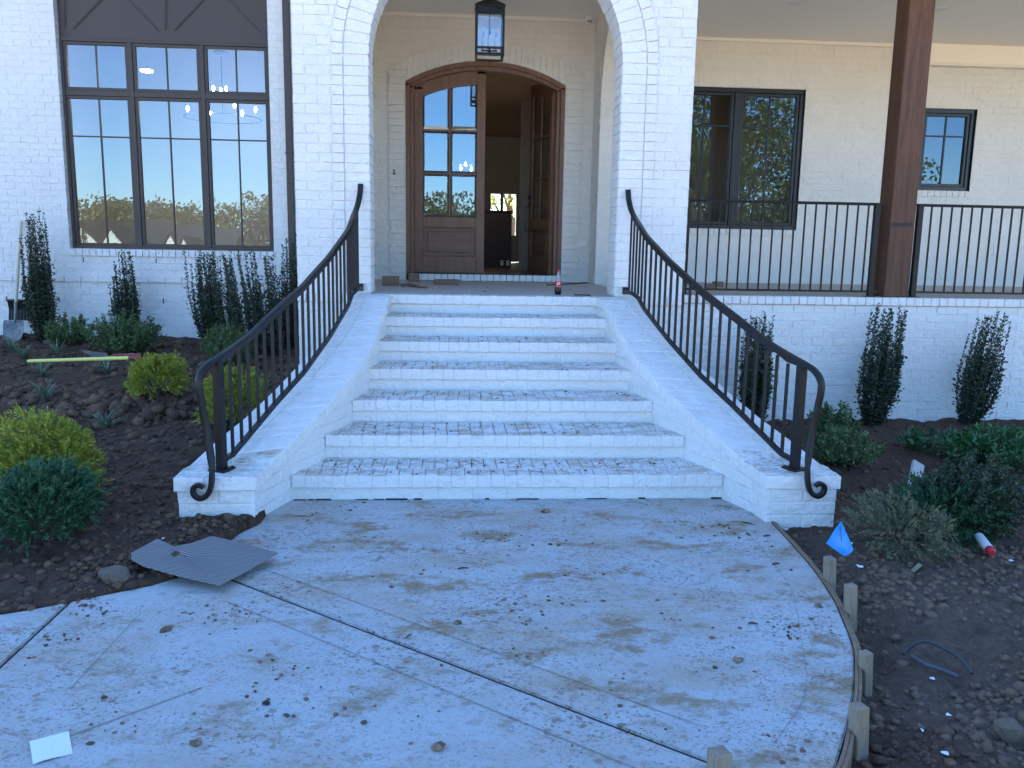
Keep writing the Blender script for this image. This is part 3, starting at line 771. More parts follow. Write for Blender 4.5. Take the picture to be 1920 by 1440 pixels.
# portico floor
mb=MB(); mb.box(XC-R0-.3,XC+R0+.3,8.34,YD+.02,GL-.12,GL-.001); mb.build('portico_floor',m_porch,house)
# --- house mass that shades the yard
mb=MB()
mb.box(-15,-14.7,YL+.31,24,-.3,6.3); mb.box(14,14.3,8.6,24,-.3,6.3)
mb.box(2.25,14,12.42,12.5,4.8,6.3)
mb.box(-15,14.3,24,24.3,-.3,2.0); mb.box(-15,1.0,24,24.3,2.0,3.15); mb.box(1.72,14.3,24,24.3,2.0,3.15); mb.box(-15,14.3,24,24.3,3.15,6.3); mb.box(1.27,1.36,24,24.1,2.0,3.15)
mb.build('rear_wall',m_brick,house)
mb=MB()
mb.poly_ext([(-15.6,11.3,6.3),(-15.6,18,11.2),(-15.6,24.8,6.3),(-15.6,24.8,6.15),(-15.6,11.3,6.15)],(30.4,0,0))
mb.poly_ext([(-1.9,7.9,6.9),(XC,7.9,8.9),(2.67,7.9,6.9),(2.67,7.9,6.7),(-1.9,7.9,6.7)],(0,8.5,0))
mb.poly_ext([(2.3,7.7,4.95),(2.3,12.3,7.2),(2.3,12.3,4.95),(2.3,12.3,4.80),(2.3,7.7,4.80)],(12.2,0,0))
mb.build('roof',m_sidingroof,house)
mb=MB(); mb.box(2.3,14.3,8.0,8.3,CZ+.081,4.80); mb.box(2.3,14.3,7.7,8.0,4.76,4.799); mb.build('porch_beam',m_trim,house)
# rooms behind the glass
mb=MB(); mb.box(-6.6,-1.7,17,17.1,.9,5.6); mb.box(-6.7,-6.6,12.31,17.1,.9,5.6); mb.box(-1.7,-1.6,12.31,17.1,.9,5.6); mb.box(-6.6,-1.7,12.31,17.1,5.6,5.7); mb.box(-6.6,-1.7,12.31,17.1,1.1,1.2)
mb.build('interior_wall',m_room,house)
mb=MB(); mb.box(-1.45,-1.35,11.86,24,GL,4.7); mb.box(1.95,2.05,11.86,17,GL,4.7); mb.box(-1.4,2.6,11.86,24,4.7,4.8); mb.box(2.05,6,17,17.1,GL,4.7); mb.box(-1.35,1.05,19.5,19.6,GL,4.7) if False else None
mb.build('interior_wall',m_hall,house)
mb=MB(); mb.box(-1.4,2.1,11.86,24,GL-.1,GL+.05); mb.box(2.1,8,12.43,24,GL-.1,GL+.045); mb.build('interior_floor',m_hfloor,house)
mb=MB(); mb.box(2.55,9,14.6,14.7,GL,4.7); mb.build('interior_wall',m_hall,house)
# ================================================================== FRONT DOOR
door=place('front_door',(.4,YD,DZ0),'arched dark brown wooden double front door, left leaf shut and right leaf swung open','door')
def arc_pts(x0,x1,zs,zc,n=16):
    s=seg(x0,x1,zs,zc); return [(x0+(x1-x0)*i/n,segz(s,x0+(x1-x0)*i/n)) for i in range(n+1)]
def ring(mb,x0,x1,z0,zs,zc,w,y0,y1):
    "jambs and segmental head, width w"
    mb.cbox(x0,x0+w,y0,y1,z0,zs-.02,.004); mb.cbox(x1-w,x1,y0,y1,z0,zs-.02,.004)
    o=arc_pts(x0,x1,zs,zc); s=seg(x0,x1,zs,zc); inn=(s[0],s[1],s[2]-w)
    def zi(x): return inn[1]+math.sqrt(max(0,inn[2]**2-(x-inn[0])**2))
    for (a,za),(b,zb) in zip(o[:-1],o[1:]):
        ia,ib=zi(a),zi(b)
        if a<x0+w+.001: ia=min(ia,zs-.02)
        if b>x1-w-.001: ib=min(ib,zs-.02)
        mb.add([(a,y0,ia),(b,y0,ib),(b,y1,ib),(a,y1,ia),(a,y0,za),(b,y0,zb),(b,y1,zb),(a,y1,za)],[(0,3,2,1),(4,5,6,7),(0,1,5,4),(2,3,7,6),(1,2,6,5),(3,0,4,7)])
mb=MB(); ring(mb,DX0+.003,DX1-.003,DZ0+.001,DZS-.003,DZC-.004,.055,YD-.012,YD+.06); ring(mb,DX0+.058,DX1-.058,DZ0+.001,DZS-.03,DZC-.06,.05,YD+.02,YD+.15)
mb.build('door_frame',m_door,door)
mb=MB(); mb.cbox(DX0+.11,DX1-.11,YD-.01,YD+.15,DZ0-.028,DZ0+.012,.004); mb.build('threshold',m_fdark,door)
LX0,LX1=-.55,.40
hs=seg(DX0+.108,DX1-.108,DZS-.055,DZC-.112)
def leaf_build(par,X0,X1,flip=False,full=True):
    "leaf in its own plane: x from X0 (hinge) to X1, y 0..0.05"
    def top(x): return segz(hs,x)-.004
    st=.115; z0=DZ0+.014; zg0,zg1=2.09,3.50; n=8
    mb=MB()
    mb.cbox(X0,X0+st,0,.05,z0,min(top(X0),top(X0+st))-.0,.003)
    mb.cbox(X1-st,X1,0,.05,z0,min(top(X1),top(X1-st)),.003)
    mb.cbox(X0+st,X1-st,0.0005,.0495,z0,z0+.22,.003)      # bottom rail
    mb.cbox(X0+st,X1-st,0.0005,.0495,1.95,zg0-.004,.003)      # lock rail
    gtop=lambda x: segz(hs,x)-.17
    for i in range(n):
        a=X0+(X1-X0)*i/n;b=X0+(X1-X0)*(i+1)/n
        la,lb=gtop(a),gtop(b)
        if a<X0+st-.01: la=lb=min(top(X0),top(X0+st))-.03
        if b>X1-st+.01: la=lb=min(top(X1),top(X1-st))-.03
        mb.add([(a,.0,la),(b,.0,lb),(b,.05,lb),(a,.05,la),(a,.0,top(a)),(b,.0,top(b)),(b,.05,top(b)),(a,.05,top(a))],[(0,3,2,1),(4,5,6,7),(0,1,5,4),(2,3,7,6),(1,2,6,5),(3,0,4,7)])
    lf=mb.build('door_leaf',m_door,par)
    mb=MB(); mb.box(X0+st,X1-st,.02,.032,z0+.22,1.95); mb.cbox(X0+st+.06,X1-st-.06,.008,.02,z0+.28,1.89,.006)
    for a,b,c,d in ((X0+st,X1-st,z0+.221,z0+.235),(X0+st,X1-st,1.935,1.949)): mb.cbox(a,b,.004,.02,c,d,.003)
    mb.cbox(X0+st,X0+st+.014,.004,.02,z0+.236,1.934,.003); mb.cbox(X1-st-.014,X1-st,.004,.02,z0+.236,1.934,.003)
    mb.build('panel',m_doorx,lf)
    xm=(X0+X1)/2; gx0,gx1=X0+st,X1-st; rows=[zg0,2.66,3.22,None]
    mb=MB(); mb.cbox(xm-.014,xm+.014,.004,.045,zg0,gtop(xm)+.004,.004)
    for z in (2.66,3.22): mb.cbox(gx0,gx1,.005,.044,z-.014,z+.014,.004)
    mb.build('muntin',m_door,lf)
    for (a,b) in ((gx0,xm-.014),(xm+.014,gx1)):
        for i in range(3):
            r0=rows[i]+(.014 if i else 0); tl=U(-.0015,.0015)
            if i<2: pts=[(a,r0),(b,r0),(b,rows[i+1]-.014),(a,rows[i+1]-.014)]
            else: pts=[(a,r0),(b,r0)]+[(b+(a-b)*k/5,gtop(b+(a-b)*k/5)+.003) for k in range(6)]
            cx=sum(p[0] for p in pts)/len(pts);cz=sum(p[1] for p in pts)/len(pts)
            inner=[(cx+(x-cx)*(1-.022/((b-a)/2)),cz+(z-cz)*(1-.022/((pts[-1][1]-r0)/2 if i<2 else .2))) for x,z in pts]
            mbp=MB(); N=len(pts); mbp.v=[(x,.024,z) for x,z in pts]+[(x,.019+(x-cx)*tl,z) for x,z in inner]
            mbp.f=[tuple(range(N,2*N))]+[(k,(k+1)%N,N+(k+1)%N,N+k) for k in range(N)]
            mbp.build('pane',m_glass,lf)
    return lf
e1=empty('leaf_tmp'); 
lf=leaf_build(door,LX0,LX1); bpy.data.objects.remove(e1)
for o in [lf]: o.location.y+=YD+.06
# right leaf: built flat, then turned on its hinge
lf2=leaf_build(door,LX1+.004,1.35)
ang=math.radians(77); hx,hy=1.35,YD+.11
R=Matrix.Translation((hx,hy,0))@Matrix.Rotation(-ang,4,'Z')@Matrix.Translation((-hx,-.05,0))
lf2.data.transform(R)
for ch in lf2.children: ch.data.transform(R)
lf2['label']='right door leaf standing open into the hall'
# pull handle and lock on the open leaf
def dl(x,y,z): return R@Vector((x,y,z))
mb=MB(); hxx=LX1+.06
mb.tube([dl(hxx,-.005,2.28),dl(hxx,-.06,2.28),dl(hxx,-.07,2.20),dl(hxx,-.07,2.02),dl(hxx,-.06,1.94),dl(hxx,-.005,1.94)],.011,8)
mb.build('pull_handle',m_fdark,lf2)
mb=MB(); mb.tube([dl(hxx,-.002,2.42),dl(hxx,-.03,2.42)],.032,12); mb.tube([dl(hxx,-.002,2.32),dl(hxx,-.025,2.32)],.024,10); mb.build('lock',m_fdark,lf2)
# hall contents seen through the open leaf
mb=MB(); a=at(918,505,17);b=at(960,398,17)
cabt=place('hall_cabinet',((a.x+b.x)/2,17,GL+.05),'dark tall cabinet inside the hall, seen through the open door','cabinet')
mb.cbox(a.x-.15,b.x,17,17.5,GL+.05,b.z,.01); mb.cbox(a.x-.17,b.x+.02,16.98,17.52,b.z,b.z+.03,.005); mb.build('carcass',mat('dark_cabinet',(.055,.036,.028),.6),cabt)
for px in (941,952):
    p=at(px,493,16.98); mb=MB(); mb.cbox(p.x-.03,p.x+.03,16.965,16.979,p.z-.05,p.z+.05,.003); mb.build('outlet_plate',m_whitepl,cabt)
cas=place('door_casing',(1.7,15,GL+.05),'pale painted casing strip standing inside the hall beside the open leaf','trim')
p=at(984,470,15); mb=MB(); mb.cbox(p.x-.10,p.x+.10,15,15.1,GL+.05,4.2,.006); mb.build('casing_board',m_room,cas)

# ================================================================== STAIRCASE
R_=.176; D1=5.479; T_=.4425
HY=[4.6,5.0,5.2,5.33,5.479,5.6,5.8,5.922,6.1,6.364,6.6,6.806,7.05,7.249,7.692,8.25]
HV=[1.60,1.60,1.578,1.545,1.478,1.436,1.360,1.318,1.255,1.172,1.115,1.080,1.055,1.040,1.017,1.012]
OV=[2.07,2.06,2.05,2.02,1.965,1.915,1.825,1.785,1.72,1.64,1.575,1.50,1.43,1.385,1.33,1.30]
SXC=.39
def hin(y): return float(np.interp(y,HY,HV))
def hout(y): return float(np.interp(y,HY,OV))
def zcap(y): return float(np.interp(y,[5.0,5.27,7.78,9],[.305,.325,1.228,1.228]))
st=place('brick_staircase',(SXC,6.8,0),'seven white brick steps with muddy treads between flaring curved cheek walls','stairs')
steps=[]
for k in range(1,8):
    y=D1+(k-1)*T_; z=k*R_; yb=y+T_+.06 if k<7 else 8.36
    mb=MB(); h0,h1=hin(y)+.05,hin(yb)+.05
    mb.add([(SXC-h0,y+.031,z-R_-(.08 if k==1 else .02)),(SXC+h0,y+.031,z-R_-(.08 if k==1 else .02)),(SXC+h1,yb,z-R_),(SXC-h1,yb,z-R_),(SXC-h0,y+.031,z-.010),(SXC+h0,y+.031,z-.010),(SXC+h1,yb,z-.010),(SXC-h1,yb,z-.010)],
      [(0,3,2,1),(4,5,6,7),(0,1,5,4),(1,2,6,5),(2,3,7,6),(3,0,4,7)])
    sp=mb.build('step',m_tmortar,st); steps.append(sp)
    mb=MB(); mb.box(SXC-h0+.02,SXC+h0-.02,y+.029,y+.032,z-R_-.02,z-.02); mb.box(SXC-hin(y+.05)-.006,SXC+hin(y+.05)+.006,y+.0045,y+.033,z-.083,z-.0045) ; mb.build('riser_mortar',m_mortar,sp)
    # riser stretchers
    hh=hin(y+.03)+.02; x=SXC-hh-U(0,.2); 
    while x<SXC+hh:
        a=max(x,SXC-hh);b=min(x+.234,SXC+hh)
        if b-a>.03: obrick(st,sp,(a+J/2,y+.026,z-R_+.003),(1,0,0),(0,-1,0),b-a-J,R_-.088-.006,.03,m_brick,0)
        x+=.234
    # nosing rowlocks
    hh=hin(y+.05)+.012; N=round(2*hh/.0885); w=2*hh/N
    for i in range(N):
        a=SXC-hh+i*w; zo=U(-.002,.002); yo=U(-.0015,.0015)
        x0,x1=a+J/2,a+w-J/2; y0,y1=y+yo,y+.192; z0,z1=z-.085+zo,z+zo
        P=[(x0,y0,z0),(x1,y0,z0),(x1,y1,z0),(x0,y1,z0),(x0,y0,z1),(x1,y0,z1),(x1,y1,z1),(x0,y1,z1)]
        brick(st,sp,P,m_tread,.003,.0012)
    if k<7:
        hh=hin(y+.3)+.03; N=round(2*hh/.0885); w=2*hh/N
        for i in range(N):
            a=SXC-hh+i*w; zo=U(-.0025,.0015)
            x0,x1=a+J/2,a+w-J/2; y0,y1=y+.2,y+T_+.022
            P=[(x0,y0,z-.05),(x1,y0,z-.05),(x1,y1,z-.05),(x0,y1,z-.05),(x0,y0,z+zo),(x1,y0,z+zo),(x1,y1,z+zo),(x0,y1,z+zo)]
            brick(st,sp,P,m_tread,.005,.0015)
def cheek(sg):
    mb=MB(); ys=[5.0+.0]+[5.0+.08*i for i in range(1,41)]; ys=[y for y in ys if y<8.25]+[8.249]
    prev=None; base=len(mb.v)
    for y in ys:
        a,b=SXC+sg*(hin(y)+.006),SXC+sg*(hout(y)-.006); zt=zcap(y)-.06
        mb.v+=[(a,y+(.006 if y==5.0 else 0),-.15),(b,y+(.006 if y==5.0 else 0),-.15),(b,y+(.006 if y==5.0 else 0),zt),(a,y+(.006 if y==5.0 else 0),zt)]
    n=len(ys)
    for i in range(n-1):
        q=base+4*i
        for j in range(4): mb.f.append((q+j,q+(j+1)%4,q+4+(j+1)%4,q+4+j))
    mb.f+=[(base,base+1,base+2,base+3),(base+4*n-4,base+4*n-3,base+4*n-2,base+4*n-1)]
    ck=mb.build('cheek_wall',m_mortar,st)
    # path arc length table along the inner edge
    tab=[(5.0,0)]; y=5.0; s=0
    while y<8.25:
        y2=y+.01; s+=math.hypot(.01,hin(y2)-hin(y)); tab.append((y2,s)); y=y2
    Y_=[t[0] for t in tab]; S_=[t[1] for t in tab]; yof=lambda s:float(np.interp(s,S_,Y_)); tot=S_[-1]
    # inner face courses
    k=0
    while k*CH<1.25:
        z0=k*CH-.02; z1=z0+CH; s=-.115*(k%2)-U(0,.02)
        while s<tot:
            ya,yb=yof(max(s,0)),yof(min(s+.225,tot)); s+=.225
            if yb-ya<.02: continue
            ta,tb=min(z1,zcap(ya)-.092),min(z1,zcap(yb)-.092)
            stepz=max(0,math.floor((ya+.03-D1)/T_)+1)*R_ if ya>D1 else -.05
            if tb-z0<.02 or max(ta,tb)<stepz-.1: continue
            ta=max(ta,z0+.012)
            g=J/2*.8; xa,xb=SXC+sg*hin(ya+g),SXC+sg*hin(yb-g); o=U(-.0015,.0015)
            xa-=sg*o; xb-=sg*o
            P=[(xa,ya+g,z0+g),(xb,yb-g,z0+g),(xb+sg*.03,yb-g,z0+g),(xa+sg*.03,ya+g,z0+g),(xa,ya+g,ta-g),(xb,yb-g,tb-g),(xb+sg*.03,yb-g,tb-g),(xa+sg*.03,ya+g,ta-g)]
            if sg<0: P=[P[1],P[0],P[3],P[2],P[5],P[4],P[7],P[6]]
            brick(st,ck,P,m_brick,.0035,.001)
        k+=1
    # pedestal front courses
    x0,x1=sorted((SXC+sg*1.60,SXC+sg*2.06))
    for k in range(-1,3):
        z0=-.045+k*CH*1.0+.0; z1=z0+CH
        if k==2: z1=.222
        cuts=[x0,x0+(.13 if k%2 else .24),x1] if k%2 else [x0,x0+.24,x1]
        for a,b in zip(cuts[:-1],cuts[1:]): obrick(st,ck,(a+J/2,5.0,z0+J/2),(1,0,0),(0,-1,0),b-a-J,max(.02,z1-z0-J),.03,m_brick,0,.006,.003)
    # cap: two rows of bricks laid across the slope
    s=0; i=0; stp=.0895
    # front brick row (faces the yard)
    while s<tot-.01:
        ya,yb=yof(s),yof(min(s+stp,tot)); s+=stp
        g=.0055; ya_,yb_=ya+(g if s>stp+.001 else -.016),yb-g
        def cp(y,f): 
            return SXC+sg*(hin(y)-.016+(hout(y)-hin(y)+.03)*f)
        # rotate the bricks square to the path through a small fore-aft shift
        sl=(hin(yb+.01)-hin(ya-.01))/(yb-ya+.02); sh=lambda f: -0.0+f*(hout(ya)-hin(ya))*sl*-.55*-1
        for (f0,f1) in ((0,.62),(.62,1.0)):
            za,zb=zcap(ya),zcap(yb); gg=.006; zo=U(-.0025,.0025)
            def pt(y,f,z):
                yy=y+sh(f)*(1 if 5.25<y<7.9 else max(0,min(1,(y-5.0)/.25)) if y<=5.25 else max(0,(8.25-y)/.35))
                yy=max(4.982,min(yy,8.245))
                return (SXC+sg*(hin(y)-.016+(hout(y)-hin(y)+.03)*f),yy,z)
            fa=f0+(gg if f0>0 else 0); fb=f1-(gg if f1<1 else 0)
            def zz(y,f): return zcap(pt(y,f,0)[1])
            P=[pt(ya_,fa,zz(ya,fa)-.088+zo),pt(yb_,fa,zz(yb,fa)-.088+zo),pt(yb_,fb,zz(yb,fb)-.088+zo),pt(ya_,fb,zz(ya,fb)-.088+zo)]
            P+=[pt(ya_,fa,zz(ya,fa)+zo),pt(yb_,fa,zz(yb,fa)+zo),pt(yb_,fb,zz(yb,fb)+zo),pt(ya_,fb,zz(ya,fb)+zo)]
            if sg<0: P=[P[1],P[0],P[3],P[2],P[5],P[4],P[7],P[6]]
            brick(st,ck,P,m_cap2 if ya<5.42 else m_cap,.005,.0015)
    # mortar bed just under the cap bricks
    mb=MB()
    for i,y in enumerate(ys):
        a,b=SXC+sg*(hin(y)-.008),SXC+sg*(hout(y)+.006); z=zcap(y)-.009; yy=y if i else 4.992
        mb.v+=[(a,yy,z-.075),(b,yy,z-.075),(b,yy,z),(a,yy,z)]
    for i in range(n-1):
        q=4*i
        for j in range(4): mb.f.append((q+j,q+(j+1)%4,q+4+(j+1)%4,q+4+j))
    mb.f+=[(0,1,2,3)]
    mb.build('cap_mortar',m_mortar,ck)
    return ck
cheek(-1); cheek(1)
# wavy run of paint and gap at the foot of the first riser
mb=MB()
x=SXC-1.46
while x<SXC+1.47:
    w=U(.02,.16); 
    if rnd()<.55: mb.cbox(x,x+w,D1+.016,D1+.028,.001,.005+U(0,.005),.002)
    x+=w+U(.004,.05)
mb.build('foot_gap',m_dark,steps[0])

# ================================================================== STAIR RAILINGS
RY=[4.9,5.0,5.2,5.5,5.9,6.3,6.9,7.5,8.3]; RV=[1.875,1.85,1.81,1.735,1.635,1.52,1.405,1.325,1.30]
def hr(y): return float(np.interp(y,RY,RV))
def smooth(pts,n=4):
    pts=[Vector(p) for p in pts]; out=[]
    for i in range(len(pts)-1):
        p0=pts[max(i-1,0)];p1=pts[i];p2=pts[i+1];p3=pts[min(i+2,len(pts)-1)]
        for k in range(n):
            t=k/n; out.append(.5*((2*p1)+(-p0+p2)*t+(2*p0-5*p1+4*p2-p3)*t*t+(-p0+3*p1-3*p2+p3)*t*t*t))
    out.append(pts[-1]); return out
capprof=[(-.026,-.010),(-.022,-.016),(.022,-.016),(.026,-.010),(.026,.004),(.016,.014),(.006,.016),(-.006,.016),(-.016,.014),(-.026,.004)]
sq=lambda h:[(-h,-h),(h,-h),(h,h),(-h,h)]
def rise(y): return float(np.interp(y,[6.6,7.1,7.5,7.72,7.9],[0,0,.004,.010,.03]))
def stair_rail(sg,label):
    r=place('stair_railing',(SXC+sg*hr(5.12),5.12,zcap(5.12)),label,'railing','curved iron railings of the front stairs')
    X=lambda y:SXC+sg*hr(y)
    yn=5.13
    # handrail line from the portico wall down over the newel and into the scroll
    hp=[(SXC+sg*1.288,8.215,2.27),(SXC+sg*1.293,8.19,2.18),(SXC+sg*1.304,8.13,2.09),(SXC+sg*1.316,8.02,2.012),(SXC+sg*1.322,7.87,1.952)]
    y=7.72
    while y>5.1: hp.append((X(y),y,zcap(y)+.69+(.02 if y<5.5 else 0)+rise(y))); y-=.2
    dirv=Vector((sg*.42,-1,0)).normalized(); side=Vector((sg*1.0,-.25,0)).normalized()
    zt=zcap(5.1)+.70
    b=Vector((X(5.13),5.13,zt))
    hp=[p for p in hp if p[1]>5.2]
    hp+=[b+dirv*.0+Vector((0,0,-.0)),b+dirv*.08+side*.015+Vector((0,0,-.035)),b+dirv*.12+side*.03+Vector((0,0,-.09)),b+dirv*.135+side*.028+Vector((0,0,-.16))]
    # drop bar sweeping back to the newel foot and out to the scroll
    c0=Vector((X(5.0)+sg*.0,4.955,.30))
    hp+=[b+dirv*.13+side*.015+Vector((0,0,-.30)),b+dirv*.14-side*.01+Vector((0,0,-.45)),Vector((b.x+sg*.015,4.965,.40)),Vector((b.x+sg*.012,4.952,.325)),
         Vector((b.x+sg*.02,4.946,.255)),Vector((b.x+sg*.045,4.945,.205)),Vector((b.x+sg*.085,4.945,.188)),Vector((b.x+sg*.118,4.945,.212)),Vector((b.x+sg*.118,4.945,.252)),Vector((b.x+sg*.09,4.945,.268)),Vector((b.x+sg*.062,4.945,.250))]
    path=smooth(hp,4)
    mb=MB(); 
    # fixed side vector per point keeps the moulding upright
    base=0; N=len(path); n=len(capprof); r0=None
    for i,p in enumerate(path):
        t=(path[min(i+1,N-1)]-path[max(i-1,0)]).normalized()
        if p.z>zt-.05 : hz=Vector((t.x,t.y,0)); rr_=Vector((t.y,-t.x,0)).normalized() if hz.length>.15 else r0
        else: rr_=r0
        if i>0 and p.z<=zt-.05: rr_=r0.lerp(Vector((0,-1,0))*(1 if r0.dot(Vector((0,-1,0)))>0 else -1),0.0).normalized()
        if p.z<.42: 
            w=min(1,(.42-p.z)/.1); tgt=Vector((0,-1,0)) if r0.dot(Vector((0,-1,0)))>=0 else Vector((0,1,0)); rr_=r0.lerp(tgt,w).normalized()
        if p.z>zt-.05: r0=rr_
        rr_=(rr_-t*rr_.dot(t)).normalized(); u=rr_.cross(t)
        if i==0: u0=u
        sc=1 if i<N-8 else 1-.05*(i-(N-8))
        for a,c in capprof: mb.v.append(tuple(p+rr_*a*(1 if p.z>.42 else max(.62,1-(.42-p.z)*2.2))+u*c*sc))
    for i in range(N-1):
        for j in range(n):
            k=(j+1)%n; mb.f.append((i*n+j,i*n+k,(i+1)*n+k,(i+1)*n+j))
    mb.f+=[tuple(range(n)),tuple(range((N-1)*n,N*n))]
    o=mb.build('handrail',m_iron,r)
    # under-rail channel
    ch=[(X(y),y,zcap(y)+.66+rise(y)+(.02 if y<5.42 else 0)) for y in np.linspace(5.14,7.72,40)]+[(SXC+sg*1.322,7.87,1.922),(SXC+sg*1.316,8.02,1.982),(SXC+sg*1.304,8.12,2.055)]
    mb=MB(); mb.sweep(ch,[(-.011,-.011),(.011,-.011),(.011,.012),(-.011,.012)],upv=(0,0,1),lock=True); mb.build('channel',m_iron,r)
    lo=[(X(y),y,zcap(y)+.052) for y in np.linspace(5.15,7.72,44)]+[(SXC+sg*1.30,7.85,1.285),(SXC+sg*1.29,8.22,1.29)]
    mb=MB(); mb.sweep(lo,[(-.013,-.015),(.013,-.015),(.013,.015),(-.013,.015)],lock=True); mb.build('bottom_rail',m_iron,r)
    mb=MB(); mb.cbox(X(8.2)-.03,X(8.2)+.03,8.205,8.245,1.26,1.33,.003); mb.build('wall_bracket',m_iron,r)
    # newel, base plate
    tw=math.atan2(dirv.y,dirv.x)
    def rbox(w,d,z0,z1,cx,cy,bev=.003):
        P=[]
        for z in (z0,z1):
            for a,c in ((-w,-d),(w,-d),(w,d),(-w,d)):
                P.append(Vector((cx+a*math.cos(tw)-c*math.sin(tw),cy+a*math.sin(tw)+c*math.cos(tw),z)))
        return cham(P,bev,0)
    mb=MB(); mb.add(*rbox(.026,.026,zcap(yn)-.002,zt-.012,X(yn),yn)); mb.build('newel_post',m_iron,r)
    mb=MB(); mb.add(*rbox(.060,.060,zcap(yn)-.006,zcap(yn)+.010,X(yn),yn,.002)); 
    for a in (-.045,.045):
        for c in (-.045,.045):
            cx=X(yn)+a*math.cos(tw)-c*math.sin(tw); cy=yn+a*math.sin(tw)+c*math.cos(tw); mb.lathe([(.008,zcap(yn)+.010),(.008,zcap(yn)+.018)],cx,cy,6)
    mb.build('base_plate',m_iron,r)
    # balusters
    s=0; y=5.16; last=y; acc=0
    while y<8.12:
        y2=y+.005; acc+=math.hypot(.005,hr(y2)-hr(y)); y=y2
        if acc>=.117:
            acc=0; yy=y; xx=X(yy); a=math.atan2(-sg*(hr(yy+.05)-hr(yy-.05)),.1)
            zb=zcap(yy)+.06 if yy<7.72 else 1.29; zt_=float(np.interp(yy,[7.72,7.87,8.02,8.12],[zcap(7.72)+.66+rise(7.72),1.922,1.982,2.055])) if yy>7.72 else zcap(yy)+.66+rise(yy)
            mb=MB(); h=.0085; ca,sa=math.cos(a),math.sin(a)
            P=[]
            for z in (zb-.004,zt_):
                for p,q in ((-h,-h),(h,-h),(h,h),(-h,h)): P.append((xx+p*ca-q*sa,yy+p*sa+q*ca,z))
            mb.add(P,[(0,3,2,1),(4,5,6,7),(0,1,5,4),(1,2,6,5),(2,3,7,6),(3,0,4,7)]); mb.build('baluster',m_iron,r)
    # rusty stain on the bricks at the foot
    return r
stair_rail(-1,'black iron railing curving down the left cheek wall of the stairs to a scroll')
stair_rail(1,'black iron railing curving down the right cheek wall of the stairs to a scroll')

# ================================================================== PORCH RAILINGS AND POST
YRL=8.86
def porch_rail(x0,x1,posts,label,z0=1.29,z1=2.225):
    r=place('porch_railing',((x0+x1)/2,YRL,GL),label,'railing','straight iron railings of the side porch')
    mb=MB(); mb.cbox(x0,x1,YRL-.022,YRL+.022,z1-.006,z1+.010,.003); mb.cbox(x0,x1,YRL-.012,YRL+.012,z1-.020,z1-.0065,.002); mb.build('top_rail',m_iron,r)
    mb=MB(); mb.cbox(x0,x1,YRL-.013,YRL+.013,z0-.012,z0+.010,.002); mb.build('bottom_rail',m_iron,r)
    for p in posts:
        mb=MB(); mb.cbox(p-.028,p+.028,YRL-.028,YRL+.028,GL+.006,z1-.0065,.003); po=mb.build('end_post',m_iron,r)
        mb=MB(); mb.cbox(p-.055,p+.055,YRL-.055,YRL+.055,GL+.001,GL+.009,.002); mb.build('base_plate',m_iron,po)
    n=round((x1-x0-.03)/.1115); xs=[x0+(x1-x0)*(i+.5)/n for i in range(n)]
    for x in xs:
        if any(abs(x-p)<.045 for p in posts): continue
        mb=MB(); mb.box(x-.0075,x+.0075,YRL-.0075,YRL+.0075,z0+.009,z1-.019); mb.build('baluster',m_iron,r)
porch_rail(2.40,4.60,(2.45,4.52),'straight black porch railing between the arch pillar and the wooden post')
porch_rail(4.96,9.5,(5.0,9.4),'straight black porch railing right of the wooden post')
pst=place('porch_post',(4.785,8.96,GL),'square dark brown stained timber post holding up the side porch','post')
mb=MB(); mb.cbox(4.65,4.925,8.80,9.075,GL+.004,CZ+.001,.008); mb.build('shaft',m_post,pst)
mb=MB(); mb.box(4.66,4.915,8.81,9.065,GL+.0015,GL+.0045); mb.build('metal_base',m_fdark,pst)
mb=MB(); mb.box(4.66,4.90,8.7975,8.801,1.99,2.03); mb.build('scorch_band',mat('scorched_stain',(.035,.022,.02),.7),pst)

# ================================================================== LANTERN, CAMERA, LIGHTS, OUTLETS
lan=place('hanging_lantern',(.38,10.0,CZ),'black square lantern with four white candle tubes hanging under the portico ceiling','lantern')
lx,ly,w=.38,10.0,.15; zb,zt=3.82,4.36
mb=MB()
for sx in (-1,1):
    for sy in (-1,1): mb.cbox(lx+sx*w-.012,lx+sx*w+.012,ly+sy*w-.012,ly+sy*w+.012,zb,zt,.002)
for z in (zb+.01,zb+.085,zt-.01):
    for s in (-1,1):
        mb.cbox(lx-w+.0125,lx+w-.0125,ly+s*w-.010,ly+s*w+.010,z-.012,z+.012,.002); mb.cbox(lx+s*w-.010,lx+s*w+.010,ly-w+.0125,ly+w-.0125,z-.012,z+.012,.002)
mb.build('cage',m_iron,lan)
mb=MB(); mb.v=[(lx+a*(w+.02),ly+b*(w+.02),zt+.002) for a,b in ((-1,-1),(1,-1),(1,1),(-1,1))]+[(lx+a*.03,ly+b*.03,zt+.10) for a,b in ((-1,-1),(1,-1),(1,1),(-1,1))]
mb.f=[(0,1,2,3),(4,5,6,7),(0,1,5,4),(1,2,6,5),(2,3,7,6),(3,0,4,7)]; mb.build('lid',m_iron,lan)
mb=MB(); mb.tube([(lx,ly,zt+.09),(lx,ly,4.68)],.022,10); mb.lathe([(.06,4.665),(.06,4.679)],lx,ly,16); mb.build('stem',m_iron,lan)
mb=MB(); mb.tube([(lx,ly,zb+.09),(lx,ly,zt)],.006,6)
mb.cbox(lx-.09,lx+.09,ly-.008,ly+.008,zb+.075,zb+.09,.002); mb.cbox(lx-.008,lx+.008,ly-.09,ly+.09,zb+.0755,zb+.0895,.002); mb.build('rod',m_iron,lan)
